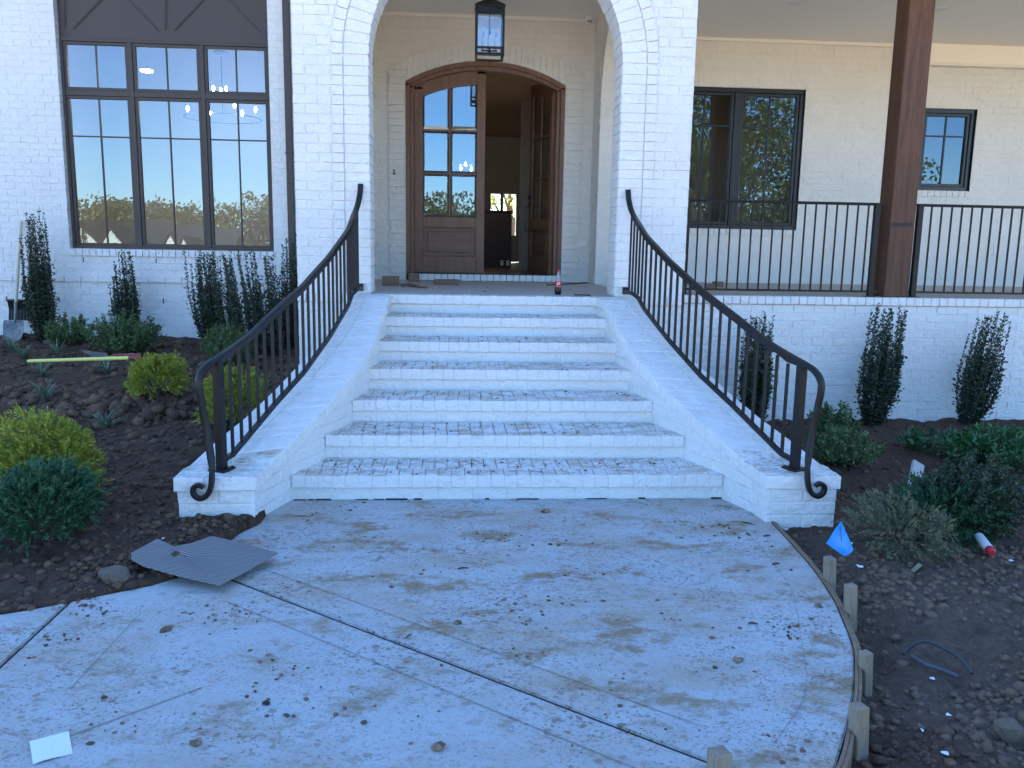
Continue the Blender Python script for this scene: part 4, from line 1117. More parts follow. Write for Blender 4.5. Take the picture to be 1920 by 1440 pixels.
for a,b in ((-.075,0),(.075,0),(0,-.075),(0,.075)):
    mb=MB(); mb.tube([(lx+a,ly+b,zb+.095),(lx+a,ly+b,zb+.235)],.013,10); cn=mb.build('candle_tube',m_whitepl,lan)
    mb=MB(); mb.lathe([(.006,zb+.236),(.012,zb+.25),(.010,zb+.275),(.002,zb+.30)],lx+a,ly+b,8); mb.build('bulb',m_clear,cn)
for (x0,x1,y0,y1) in ((lx-w+.013,lx+w-.013,ly-w-.001,ly-w+.001),(lx-w+.013,lx+w-.013,ly+w-.001,ly+w+.001),(lx-w-.001,lx-w+.001,ly-w+.013,ly+w-.013),(lx+w-.001,lx+w+.001,ly-w+.013,ly+w-.013)):
    mb=MB(); mb.box(x0,x1,y0,y1,zb+.10,zt-.025); mb.build('glass_panel',m_clear,lan)
p=at(1105,36,YD-.09)
sc_=place('security_camera',(p.x,YD-.01,p.z),'small white dome security camera in the top right corner of the portico','camera')
mb=MB(); mb.lathe([(.055,p.z+.06),(.058,p.z+.03),(.055,p.z-.005)],p.x,YD-.075,18); mb.build('housing',m_whitepl,sc_,smooth=False)
mb=MB(); mb.lathe([(.05,p.z-.006),(.047,p.z-.03),(.030,p.z-.052),(.008,p.z-.06)],p.x,YD-.075,18); bl=mb.build('ball',m_whitepl,sc_,smooth=True)
for dx in (-.017,.017):
    mb=MB(); mb.tube([(p.x+dx,YD-.115,p.z-.030),(p.x+dx,YD-.130,p.z-.036)],.011,10); mb.build('lens',m_blackpl,bl)
for i,(px,py) in enumerate(((1490,5),(1760,17))):
    v=fw*F_PX+rt*(px-960)+up*(720-py); t_=(CZ-.004-CAM_H)/v.z; q=Vector((v.x*t_,v.y*t_,CZ))
    d=place('recessed_light',(q.x,q.y,CZ),('round recessed light in the porch ceiling left of the wooden post','round recessed light in the porch ceiling right of the wooden post')[i],'ceiling light','recessed lights of the porch ceiling')
    mb=MB(); mb.lathe([(.095,CZ-.001),(.092,CZ-.008),(.065,CZ-.004)],q.x,q.y,24); mb.build('trim_ring',m_whitepl,d)
    mb=MB(); mb.lathe([(.064,CZ-.0015),(.03,CZ-.003)],q.x,q.y,20); mb.build('lens',m_ceil,d)
for (px,py,Y,lab) in ((718,460,YD,'small outlet cover on the portico wall left of the front door'),(1092,457,YD,'small outlet cover on the portico wall right of the front door'),(1567,468,YB,'outlet cover on the porch wall between the window and the wooden post'),(1871,472,YB,'outlet cover on the porch wall below the small window')):
    p=at(px,py,Y-.008); o_=place('outlet_cover',(p.x,Y,p.z),lab,'outlet','outlet covers on the white brick')
    mb=MB(); frame_rect(mb,p.x-.068,p.x+.068,p.z-.05,p.z+.05,.012,Y-.018,Y-.004,.003); mb.build('frame',m_trim,o_)
    mb=MB(); mb.cbox(p.x-.055,p.x+.055,Y-.012,Y-.003,p.z-.037,p.z+.037,.002); pl=mb.build('plate',m_whitepl,o_)
    mb=MB(); 
    for dx in (-.026,.026): mb.cbox(p.x+dx-.010,p.x+dx+.010,Y-.0145,Y-.0125,p.z-.02,p.z+.02,.002)
    mb.build('socket',m_trim,pl)
p=at(739,323,YD-.01); db=place('doorbell',(p.x,YD,p.z),'tiny doorbell button on the brick left of the door frame','doorbell')
mb=MB(); mb.cbox(p.x-.016,p.x+.016,YD-.022,YD-.006,p.z-.035,p.z+.035,.004); b_=mb.build('housing',m_steel,db)
mb=MB(); mb.tube([(p.x,YD-.021,p.z+.008),(p.x,YD-.028,p.z+.008)],.009,10); mb.build('button',m_bulb if False else m_whitepl,b_)
# lit chandelier and downlight in the room behind the tall window
bulbs=[((400,166),15.2),((414,170),14.6),((424,167),15.4),((352,204),14.4),((393,212),14.2),((440,198),15.6),((454,213),14.3),((479,206),15.0)]
q=at(418,205,14.9)
chd=place('chandelier',(q.x,q.y,5.6),'lit two tier ring chandelier in the room behind the tall left window','chandelier')
mb=MB(); mb.tube([(q.x,q.y,at(418,105,14.9).z),(q.x,q.y,at(418,215,14.9).z)],.008,6); mb.lathe([(.12,at(418,100,14.9).z),(.12,at(418,100,14.9).z+.02)],q.x,q.y,16); mb.build('stem',m_iron,chd)
z2=at(418,222,14.9).z
for rad,zz in ((.62,z2),(.30,at(418,178,14.9).z)):
    mb=MB(); mb.sweep([(q.x+rad*math.cos(a),q.y+rad*math.sin(a),zz) for a in np.linspace(0,2*math.pi,33)],sq(.006),cap=False); mb.build('hoop',m_iron,chd)
for (px,Y) in bulbs:
    p=at(*px,Y); mb=MB(); mb.lathe([(.006,p.z-.04),(.022,p.z-.01),(.020,p.z+.02),(.004,p.z+.05)],p.x,p.y,10); mb.build('bulb',m_bulb,chd)
p=at(275,134,13.6); dl_=place('downlight',(p.x,p.y,p.z),'lit round downlight in the room behind the tall left window','ceiling light')
mb=MB(); mb.lathe([(.085,p.z),(.085,p.z+.02)],p.x,p.y,20); mb.build('diffuser',m_bulb,dl_)

# small lit fixture of the hall, seen through the lower panes of the shut leaf
q=at(873,312,16.5)
hp_=place('hall_pendant',(q.x,q.y,q.z),'small lit pendant of the hall showing through the right panes of the shut door leaf','pendant light')
mb=MB(); mb.tube([(q.x,q.y,4.7),(q.x,q.y,q.z+.03)],.008,6); mb.sweep([(q.x+.14*math.cos(a),q.y+.14*math.sin(a),q.z+.03) for a in np.linspace(0,2*math.pi,17)],sq(.008),cap=False); mb.build('stem',m_iron,hp_)
for px_,py_ in ((864,316),(884,317),(873,308)):
    p=at(px_,py_,16.5); mb=MB(); mb.lathe([(.005,p.z-.03),(.018,p.z-.005),(.016,p.z+.02),(.004,p.z+.04)],p.x,p.y,8); mb.build('bulb',m_bulb,hp_)
# ================================================================== PLANTS
def gnd(px,py):
    z=0
    for _ in range(6):
        p=atz(px,py,z); z=terrain(p.x,p.y)
    return Vector((p.x,p.y,z))
def leaf(mb,p,d,L,w,fold=.15):
    "small pointed leaf, 2 triangles folded on the midrib"
    d=d.normalized(); r=d.cross(Vector((U(-1,1),U(-1,1),U(-1,1)))).normalized(); nrm=r.cross(d)
    a=p; b=p+d*L*.5+r*w*.5+nrm*fold*w; c=p+d*L; e=p+d*L*.5-r*w*.5+nrm*fold*w
    n=len(mb.v); mb.v+=[tuple(a),tuple(b),tuple(c),tuple(e)]; mb.f.append((n,n+1,n+2,n+3))
def rdir(): 
    while True:
        v=Vector((U(-1,1),U(-1,1),U(-1,1)))
        if .05<v.length<1: return v.normalized()
def columnar(base,H,wid,label,lean=0,dens=1,name='columnar_holly'):
    r=place(name,base,label,'shrub','slender upright hollies along the white walls')
    fo=MB(); sm=MB()
    n=int(34*dens*U(.85,1.15))
    for i in range(n):
        a=U(0,2*math.pi); q=rnd()**.6
        hh=H*(1-.55*rnd()**1.3*(.3+.7*q)) if i>3 else H*U(.93,1.04)
        b=base+Vector((math.cos(a)*.05*q,math.sin(a)*.05*q,-.03)); tp=base+Vector((math.cos(a)*wid*q*U(.7,1.1)+lean,math.sin(a)*wid*q*.8,hh))
        bow=Vector((math.cos(a),math.sin(a),0))*wid*.42*q
        pts=[b.lerp(tp,t)+bow*math.sin(math.pi*min(1,t*1.05))*(1-t*.3) for t in (0,.2,.4,.6,.8,1)]
        sm.tube(pts,[.007,.006,.005,.004,.003,.0015],4,False)
        nl=int(hh/.0092)
        for k in range(nl):
            t=(k+rnd())/nl
            if t<.03: continue
            if t>.62 and rnd()<.42: continue
            x=t*5; j=min(4,int(x)); p=pts[j].lerp(pts[j+1],x-j)
            dn=(pts[j+1]-pts[j]).normalized(); ang=k*2.4
            o=Vector((math.cos(ang),math.sin(ang),0)); d=(o*.8+dn*U(.5,1.1)).normalized()
            leaf(fo,p,d,U(.032,.050)*(1 if t<.8 else .85),U(.018,.027))
            if t<.66 and rnd()<.75:
                s=p+o*U(.01,.05)+Vector((0,0,U(-.02,.02))); leaf(fo,s,(o+rdir()*.7+Vector((0,0,.6))),U(.030,.046),U(.017,.025))
    fo.build0('foliage',m_holly,r); sm.build0('stem',m_twig,r); return r
def build0(s,name,mat_,parent): return mesh_obj(name,s.v,s.f,mat_,parent)
MB.build0=build0
def thuja(base,W_,H,label,mt,name='rounded_conifer',n=900,droop=0,group='rounded dwarf conifers in the beds',D=None):
    r=place(name,base,label,'shrub',group); fo=MB(); sm=MB(); D=D or W_
    cen=base+Vector((0,0,H*.46)); n=int(n*.62)
    lob=[(rdir(),U(.12,.34)) for _ in range(22)]
    for i in range(n):
        d=rdir()
        if d.z<-.6: d.z*=-.4; d.normalize()
        k=.84+sum(a*max(0,d.dot(q))**14 for q,a in lob)
        rad=U(.35,1.0)**.5*k
        p=cen+Vector((d.x*W_/2*rad,d.y*D/2*rad,d.z*H*.5*rad))
        if p.z<base.z+.01: p.z=base.z+U(.0,.05)
        out=(d*1.15+Vector((0,0,.45-droop))+rdir()*.45).normalized(); side=out.cross(rdir()).normalized(); nn_=out.cross(side)
        L=U(.07,.135)*(W_/.5)**.5
        bend=U(-.25,.25)
        for s in range(11):
            t=s/10; sd=(-1)**s
            q=p+out*L*t*.92+nn_*bend*L*t*t; dd=(out*.75+side*sd*(1.0-.45*t)+rdir()*.22)
            leaf(fo,q,dd,L*(.42-.20*t)*U(.7,1.2),.0125,.12)
        leaf(fo,p+out*L*.5,out,L*.6,.012,.1)
    for i in range(12):
        d=rdir(); d.z=abs(d.z); sm.tube([base+Vector((0,0,-.02)),cen+Vector((d.x*W_*.35,d.y*D*.35,d.z*H*.4))],[.008,.002],4,False)
    fo.build0('foliage',mt,r); sm.build0('stem',m_twig,r); return r
def leafy(base,W_,H,label,mt,name='leafy_shrub',ns=60,ll=.035,lw=.018,group=None,D=None,cat='shrub'):
    r=place(name,base,label,cat,group); fo=MB(); sm=MB(); D=D or W_
    for i in range(ns):
        a=U(0,2*math.pi); q=rnd()**.5; hh=H*(1-.45*q*q)*U(.7,1.08)
        tp=base+Vector((math.cos(a)*W_/2*q,math.sin(a)*D/2*q,hh)); b=base+Vector((math.cos(a)*.05,math.sin(a)*.05,-.02))
        pts=[b,b.lerp(tp,.5)+Vector((math.cos(a),math.sin(a),0))*W_*.08*q,tp]
        sm.tube(pts,[.005,.003,.0012],4,False)
        nl=int(hh/.006)
        for k in range(nl):
            t=U(.15,1)**.7; p=(pts[0].lerp(pts[1],t*2) if t<.5 else pts[1].lerp(pts[2],t*2-1))
            o=rdir(); p=p+o*U(0,.045)*(1.2-t); d=o+Vector((0,0,.5)); leaf(fo,p,d,U(.7,1.15)*ll,U(.8,1.2)*lw)
    fo.build0('foliage',mt,r); sm.build0('stem',m_twig,r); return r
def tuft(base,R,label,n=46,group='grassy clumps in the soil'):
    r=place('grass_clump',base,label,'grass clump',group); fo=MB()
    for i in range(n):
        a=U(0,2*math.pi); L=R*U(.7,1.35); rise=U(.35,.95); w=U(.006,.010)
        pts=[]; d=Vector((math.cos(a),math.sin(a),0)); s=Vector((-d.y,d.x,0))
        for t in (0,.35,.7,1): pts.append(base+d*L*t*(1-rise*.25)+Vector((0,0,L*rise*1.15*math.sin(t*math.pi*.62)*(1-.25*t)+.005)))
        k=len(fo.v)
        for j,p in enumerate(pts):
            ww=w*(1-j/3.2); fo.v+=[tuple(p-s*ww),tuple(p+s*ww)]
        for j in range(3): fo.f.append((k+2*j,k+2*j+1,k+2*j+3,k+2*j+2))
    fo.build0('blade',m_liri,r).__setitem__('kind','stuff'); return r
def colpx(px,py_base,py_top,wpx,label,Y=None,lean=0,dens=1):
    b=gnd(px,py_base)
    if Y: b=at(px,py_base,Y); b.z=terrain(b.x,b.y)
    H=at(px,py_top,b.y).z-b.z
    return columnar(b,H,wpx/F_PX*b.y/2,label,lean,dens)
# left bed hollies, from the shovel to the downspout
colpx(82,612,398,52,'slender dark green upright holly beside the shovel leaning on the white wall',11.5,-.04)
colpx(243,605,466,50,'slender upright holly under the left third of the tall bronze window',11.6,-.06)
colpx(394,628,470,66,'upright holly rising through the green mound below the right part of the bronze window',11.3,-.05)
colpx(440,672,478,60,'loose upright holly between the green mound and the stair railing',10.7,-.10,.55)
colpx(478,680,470,66,'dense upright holly behind the handrail, second from the downspout group',10.4,-.14,.7)
colpx(517,668,470,56,'upright holly just behind the upper part of the left stair handrail',10.5,-.10,.6)
colpx(546,655,442,40,'narrow upright holly standing right in front of the bronze downspout',11.0,.0,.7)
colpx(1414,778,594,66,'upright holly seen through the balusters of the right stair railing',8.35,.0,1.15)
colpx(1632,802,578,74,'dark upright holly in the middle of the low white wall on the right',8.4,.06,1.15)
colpx(1812,806,588,76,'dark upright holly leaning outward at the right end of the low white wall',8.4,.14,1.15)
b=gnd(132,648); leafy(b,.62,.42,'low round dark green shrub left of the bigger loose leafy bush',m_box,ns=70,group='leafy shrubs of the left bed')
b=gnd(232,668); leafy(b,1.0,.52,'wide loose leafy bush before the holly under the bronze window',m_box,ns=120,group='leafy shrubs of the left bed')
b=gnd(428,690); leafy(b,.66,.50,'bright green leafy mound at the foot of the hollies left of the stair railing',m_box,ns=100,ll=.026,lw=.014,group='leafy shrubs of the left bed')
b=gnd(296,748); thuja(b,.38,.36,'golden green round conifer in the middle of the left bed by the yellow handle',m_gold)
b=gnd(440,798); thuja(b,.42,.46,'golden green round conifer right behind the foot of the left stair railing',m_gold)
b=gnd(95,925); thuja(b,.50,.50,'large bright yellow green conifer at the left, behind the dark green one',m_gold,n=1200)
b=gnd(86,1015); thuja(b,.44,.40,'round dark green conifer nearest the path at the left edge',m_thuja,n=1300)
for (x,y,R,l) in ((22,650,.20,'grassy clump at the left edge below the shovel blade'),(45,672,.17,'grassy clump left of the tip of the yellow handle'),(108,668,.17,'grassy clump just behind the yellow handle'),(78,705,.20,'grassy clump right below the left end of the yellow handle'),(82,752,.20,'grassy clump just above the large yellow green conifer'),(200,702,.18,'grassy clump among the clods under the middle of the yellow handle'),(197,775,.17,'grassy clump right of the large yellow green conifer'),(5,610,.12,'small grassy clump cut by the left edge beside the shovel blade')):
    tuft(gnd(x,y),R,l)
# right bed
b=gnd(1560,812); b=at(1560,800,7.6); b.z=terrain(b.x,b.y); leafy(b,.55,.36,'thin leafed low shrub against the white wall left of the middle holly',m_box,ns=40,ll=.05,lw=.02,group='shrubs of the right bed')
b=at(1572,900,6.6); b.z=terrain(b.x,b.y); leafy(b,.7,.30,'dull green low shrub behind the scroll of the right stair railing',m_box,ns=80,group='shrubs of the right bed')
b=gnd(1868,872); leafy(b,1.2,.32,'glossy spreading laurel along the right edge of the picture',m_laurel,'spreading_laurel',90,.062,.025,'shrubs of the right bed',D=.8)
b=gnd(1760,850); leafy(b,.8,.24,'low glossy laurel branches in front of the right holly',m_laurel,'spreading_laurel',40,.055,.022,'shrubs of the right bed',D=.5)
b=gnd(1822,1000); leafy(b,.66,.50,'dark small leafed shrub standing above the white and red tube',m_holly,ns=150,ll=.026,lw=.016,group='shrubs of the right bed')
b=gnd(1765,1000); thuja(b,.52,.30,'low green feathery conifer with its sprays reaching the white and red tube',m_thuja,n=750,droop=.5,group='feathery conifers of the right bed')
b=gnd(1690,1030); thuja(b,.46,.24,'faded pale green feathery conifer right of the blue flag',m_dry,n=420,droop=.5,group='feathery conifers of the right bed')

# ================================================================== SOIL CLODS AND CRUMBS
ICO=[Vector(v) for v in ((0,0,1),(.894,0,.447),(.276,.851,.447),(-.724,.526,.447),(-.724,-.526,.447),(.276,-.851,.447),(.724,.526,-.447),(-.276,.851,-.447),(-.894,0,-.447),(-.276,-.851,-.447),(.724,-.526,-.447),(0,0,-1))]
ICF=[(0,1,2),(0,2,3),(0,3,4),(0,4,5),(0,5,1),(1,6,2),(2,7,3),(3,8,4),(4,9,5),(5,10,1),(2,6,7),(3,7,8),(4,8,9),(5,9,10),(1,10,6),(6,11,7),(7,11,8),(8,11,9),(9,11,10),(10,11,6)]
def blob(mb,p,s,flat=.7,jit=.28):
    q=Matrix.Rotation(U(0,6.3),3,rdir())
    vs=[]
    for v in ICO:
        w=q@v*(1+U(-jit,jit)); vs.append((p[0]+w.x*s,p[1]+w.y*s,p[2]+w.z*s*flat))
    mb.add(vs,ICF)
def on_soil(x,y):
    if inside_slab(x,y) : return False
    if y>4.95 and abs(x-SXC)<hout(y)+.02: return False
    if x>2.29 and y>YR-.02: return False
    if x<=2.4 and x>-1.55 and y>8.2: return False
    if y>YL-.02: return False
    return True
mb=MB(); cnt=0
def clod_region(n,x0,x1,y0,y1,s0,s1,bias=1.8):
    global mb
    for _ in range(n):
        x,y=U(x0,x1),U(y0,y1)
        if not on_soil(x,y): continue
        dn=noise.noise(Vector((x*1.3,y*1.3,9)))
        if dn<U(-.5,.25): continue
        s=s0+(s1-s0)*rnd()**bias/1.0
        blob(mb,(x,y,terrain(x,y)+s*.02),s*.60,.66,.42)
clod_region(9000,-4.2,-1.0,3.7,7.2,.008,.060,3)
clod_region(6500,-6.8,-1.2,6.5,12,.014,.11,2.6)
clod_region(11000,1.2,3.6,2.0,4.6,.006,.05,3)
clod_region(4500,1.9,7.5,4.0,8.7,.012,.06,3)
for (cx,cy,sx,sy,n,s1) in ((-2.9,7.5,.7,.45,420,.15),(2.7,2.75,.45,.45,420,.09),(-1.45,4.9,.3,.25,170,.05),(-1.75,4.35,.4,.35,200,.06),(-3.9,8.1,.8,.4,240,.13),(-1.9,9.3,.5,.6,140,.12)):
    for _ in range(n):
        x,y=random.gauss(cx,sx*.5),random.gauss(cy,sy*.5)
        if on_soil(x,y): s=U(.02,s1)*rnd()**.5; blob(mb,(x,y,terrain(x,y)+s*.2),s*.5,.8)
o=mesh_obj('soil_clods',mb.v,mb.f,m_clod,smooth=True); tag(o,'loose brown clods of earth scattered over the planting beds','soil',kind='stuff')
mb=MB()
for _ in range(9000):
    x,y=U(-2.6,2.1),U(2.1,5.45)
    if (x<-.93 and y>3.93) or not inside_slab(x,y) or (y>4.9 and abs(x-SXC)>hin(y)-.02): continue
    if noise.noise(Vector((x*2.2,y*2.2,4)))+.5*noise.noise(Vector((x*6,y*6,2)))<U(.0,.55): continue
    s=.0015+.012*rnd()**7; blob(mb,(x,y,.0012+s*.15),s,.33,.4)
for (px,py,n) in ((150,1130,26),(190,1140,18),(110,1205,10),(1000,1165,10),(450,1150,8),(1480,1185,12),(1260,1160,8),(980,1220,8)):
    q=atz(px,py,0)
    for _ in range(n):
        x,y=random.gauss(q.x,.05),random.gauss(q.y,.04); s=U(.002,.010); 
        if inside_slab(x,y): blob(mb,(x,y,.002+s*.3),s,.6,.3)
for k in range(1,7):
    y0=D1+(k-1)*T_; n=int(250/k**.6)
    for _ in range(n):
        y=y0+.01+U(0,1)**.9*(T_-.02); x=SXC+U(-1,1)*(hin(y)-.03); s=.002+.011*rnd()**4
        blob(mb,(x,y,k*R_+s*.2),s,.4,.35)
for _ in range(60):
    x,y=U(-.7,1.5),U(8.4,11.2); s=.003+.012*rnd()**3; blob(mb,(x,y,GL+s*.2),s,.4,.35)
o=mesh_obj('dirt_crumbs',mb.v,mb.f,m_crumb); tag(o,'dried mud crumbs scattered on the concrete walk and the brick steps','dirt',kind='stuff')
# single clumps one can point at
for (px,py,s,l) in ((310,1182,.026,'mud clump on the walk below the grey cardboard'),(1022,960,.030,'dark mud clump on the walk near the foot of the steps'),(820,1403,.026,'mud clump on the walk near the bottom edge'),(857,1169,.024,'dark mud clump right above the expansion joint'),(370,1395,.022,'round mud clump on the walk right of the white paper'),(1385,1240,.022,'mud clump on the walk near the right concrete border'),(1535,1138,.022,'stone on the concrete border beside the blue flag'),(500,1320,.015,'small black pebble on the walk right of the short crack')):
    p=atz(px,py,0); t_=place('mud_clump',p,l,'mud clump','larger mud clumps on the walk'); mb=MB()
    for i in range(5): blob(mb,(p.x+U(-.4,.4)*s,p.y+U(-.3,.3)*s,s*.3),s*U(.5,.9),.5)
    mb.build0('clump',m_crumb if px!=500 else m_joint,t_)
p=gnd(222,1092); t_=place('broken_stone',p,'broken brown stone half under the left corner of the grey cardboard','stone'); mb=MB()
bm=bmesh.new(); bmesh.ops.create_icosphere(bm,subdivisions=2,radius=.072)
for v in bm.verts:
    n_=noise.noise(v.co*30)*.45+noise.noise(v.co*9+Vector((3,1,2)))*.9; v.co*=1+n_*.8; v.co.z*=.62; v.co.x*=1.15
me=bpy.data.meshes.new('rock'); bm.to_mesh(me); bm.free(); me.materials.append(m_stone); o=bpy.data.objects.new('rock',me); C.objects.link(o); o.parent=t_; o.location=(.0,.03,.03)
for (px,py,r_,l) in ((1893,1385,.055,'pale brown stone in the bottom right corner'),(1465,1285+100,.03,'x')):
    if l=='x': continue
    p=gnd(px,py); t_=place('garden_stone',p,l,'stone'); me2=me.copy(); o=bpy.data.objects.new('rock',me2); C.objects.link(o); o.parent=t_; o.scale=(.7,.6,1.0); o.location=(0,0,.03)

# ================================================================== FORM BOARD, STAKES, FLAG
edge=[p for p in slabA if p[0]>-.1 and 1.2<p[1]<5.05]
edge=sorted(edge,key=lambda p:(p[1]))
e3=smooth([(x,y,0) for x,y in edge],5)
def offs(pts,d):
    out=[]
    for i,p in enumerate(pts):
        t=(pts[min(i+1,len(pts)-1)]-pts[max(i-1,0)]).normalized(); out.append(p+Vector((t.y,-t.x,0))*d)
    return out
fb=place('form_board',(1.9,3.8,-.05),'thin bent wooden form board along the curved right edge of the concrete','board')
for d,(za,zb_),nm in ((.009,(-.10,.005),'inner_strip'),(.0235,(-.10,.001),'outer_strip')):
    pts=offs(e3,d); mb=MB(); n=len(pts)
    for p in pts:
        i=len(mb.v); q=offs([p,p],0)
    A=offs(e3,d-.0065);B=offs(e3,d+.0065); mb=MB()
    for a,b in zip(A,B):
        j=U(-.0015,.0015); mb.v+=[(a.x,a.y,za),(b.x,b.y,za),(b.x,b.y,zb_+j),(a.x,a.y,zb_+j)]
    for i in range(n-1):
        for j in range(4): mb.f.append((4*i+j,4*i+(j+1)%4,4*i+4+(j+1)%4,4*i+4+j))
    mb.f+=[(0,1,2,3),(4*n-4,4*n-3,4*n-2,4*n-1)]
    mb.build(nm,m_pinex,fb)
def stake(xl,xr,ytop,ybase,label,lean=(0,0),top=None):
    b=atz((xl+xr)/2,ybase,-.09); w=(xr-xl)/F_PX*b.y*.80
    T=at((xl+xr)/2+lean[0],ytop+ (xr-xl)*.35,b.y); 
    t_=place('wooden_stake',(b.x,b.y,-.12),label,'stake','wooden stakes holding the form board')
    mb=MB(); base=Vector((b.x,b.y,-.16)); 
    a=math.radians(U(8,22)); 
    P=[]
    for q,cen in ((0,base),(1,T)):
        for x,y in ((-1,-1),(1,-1),(1,1),(-1,1)):
            xx=x*w/2;yy=y*w/2; P.append(Vector((cen.x+xx*math.cos(a)-yy*math.sin(a),cen.y+xx*math.sin(a)+yy*math.cos(a),cen.z+(U(-.004,.004) if q else 0))))
    v,f=cham(P,.003,.0008); mb.add(v,f); mb.build('shaft',m_pine,t_)
stake(1544,1568,1036,1118,'weathered stake farthest along the form board, just left of the blue flag wire')
stake(1583,1608,1088,1180,'grey stake in front of the blue flag wire')
stake(1611,1637,1213,1290,'third stake from the steps, leaning beside the loose earth')
stake(1592,1630,1308,1415,'thick pale stake near the bottom right with a splinter on top')
stake(1325,1374,1390,1500,'stake at the bottom edge of the picture where the dark joint ends')
p=at(1583,1110,3.93); p.z=terrain(p.x,p.y); tp=at(1575,978,3.93)
fl=place('marker_flag',p,'small blue marker flag on a thin wire beside the form board','flag')
mb=MB(); mb.tube([p+Vector((0,0,-.05)),at(1581,1045,3.93),tp],.0016,6); mb.build('wire',m_steel,fl)
c4=[at(1578,977,3.925),at(1548,1018,3.905),at(1584,1044,3.93),at(1602,1032,3.96),at(1590,1000,3.945)]
mb=MB(); n=6
A_=[c4[0],c4[1],c4[2]]; 
g4=[[None]*(n+1) for _ in range(n+1)]
quad=[c4[0],c4[1],c4[2],c4[3]]
for i in range(n+1):
    for j in range(n+1):
        s,t=i/n,j/n; q=(quad[0]*(1-s)+quad[1]*s)*(1-t)+(quad[3]*(1-s)+quad[2]*s)*t
        q=q+Vector((0,math.sin(s*5+t*2)*.006+math.sin(t*7)*.004,0)); g4[i][j]=len(mb.v); mb.v.append(tuple(q))
for i in range(n):
    for j in range(n): mb.f.append((g4[i][j],g4[i+1][j],g4[i+1][j+1],g4[i][j+1]))
m_=MB(); k=len(mb.v); mb.v+=[(x,y+.0008,z) for x,y,z in mb.v]; mb.f+=[tuple(i+k for i in f[::-1]) for f in mb.f]
mb.build('flag_sheet',m_flag,fl,smooth=True)
mb=MB(); q=at(1597,1018,3.945); mb.tube([q,q+Vector((.001,-.002,0))],.004,8); mb.build('flag_mark',m_paper,fl)

# ================================================================== LOOSE THINGS ON THE GROUND
# cardboard
cb=[atz(*q,.012) for q in ((247,1062),(297,1037),(303,1049),(330,1046),(360,1040),(398,1027),(460,1037),(522,1050),(470,1079),(412,1110),(340,1096),(270,1082),(248,1072))]
cc=sum(cb,Vector())/len(cb)
crd=place('cardboard_sheet',(cc.x,cc.y,.012),'grey corrugated cardboard sheet with a torn edge lying over the edge of the walk','cardboard')
mb=MB(); N=len(cb); top=[]
def cz(p): return .036+.012*math.sin(p.x*5+1)+max(0,-1.25-p.x)*.13+max(0,p.y-4.25)*.08
mid=[cc.lerp(p,.5) for p in cb]
for p in cb: mb.v.append((p.x-cc.x,p.y-cc.y,cz(p)-.012))
for p in mid: mb.v.append((p.x-cc.x,p.y-cc.y,cz(p)-.008))
mb.v.append((0,0,.030))
for i in range(N):
    j=(i+1)%N; mb.f+=[(i,j,N+j,N+i),(N+i,N+j,2*N)]
k=len(mb.v); fs=list(mb.f); mb.v+=[(x,y,z-.004) for x,y,z in mb.v]; mb.f+=[tuple(i+k for i in f[::-1]) for f in fs]+[(i,i+k,(i+1)%N+k,(i+1)%N) for i in range(N)]
o=mesh_obj('sheet',mb.v,mb.f,m_card); o.parent=crd
# white paper
pp=[atz(*q,.004) for q in ((55,1390),(129,1372),(136,1411),(62,1434))]; cc=sum(pp,Vector())/4
pa=place('paper_note',(cc.x,cc.y,.004),'small blank white paper lying on the walk in the lower left corner','paper'); mb=MB(); n=4
for i in range(n+1):
    for j in range(n+1):
        s,t=i/n,j/n; q=(pp[0]*(1-s)+pp[1]*s)*(1-t)+(pp[3]*(1-s)+pp[2]*s)*t; mb.v.append((q.x,q.y,.004+.004*math.sin(s*4+.5)*t+.003*(1-t)*s))
for i in range(n):
    for j in range(n): a=i*(n+1)+j; mb.f.append((a,a+n+1,a+n+2,a+1))
mb.build('sheet',m_paper,pa)
# twigs, nails
for (a,b,r_,l,mt) in (((858,1066),(879,1065),.004,'dark blue nail like scrap in the middle of the walk',m_blackpl),((1391,978),(1415,984),.004,'short dark twig on the walk near the right pedestal',m_twig),((1399,1000),(1408,1004),.006,'stubby bark chip on the walk near the right pedestal',m_twig),((1432,1005),(1445,1004),.006,'dark wood chip by the curved border near the right pedestal',m_twig),((550,968),(583,968),.003,'thin curved twig on the walk near the left pedestal',m_twig),((1448,1058),(1462,1056),.006,'dark chip on the smooth concrete border',m_twig),((1403,1168),(1422,1170),.005,'dark bark chip on the right part of the walk',m_twig),((760,1197),(772,1188),.004,'grey sliver lying on the smooth band of the walk',m_steel)):
    p=atz(*a,r_);q=atz(*b,r_); t_=place('debris_stick',(p+q)/2,l,'debris','small sticks and scraps on the walk'); mb=MB(); mb.tube([p,(p+q)/2+Vector((0,.004,.002)),q],[r_*.7,r_,r_*.4],6); mb.build('stick',mt,t_)
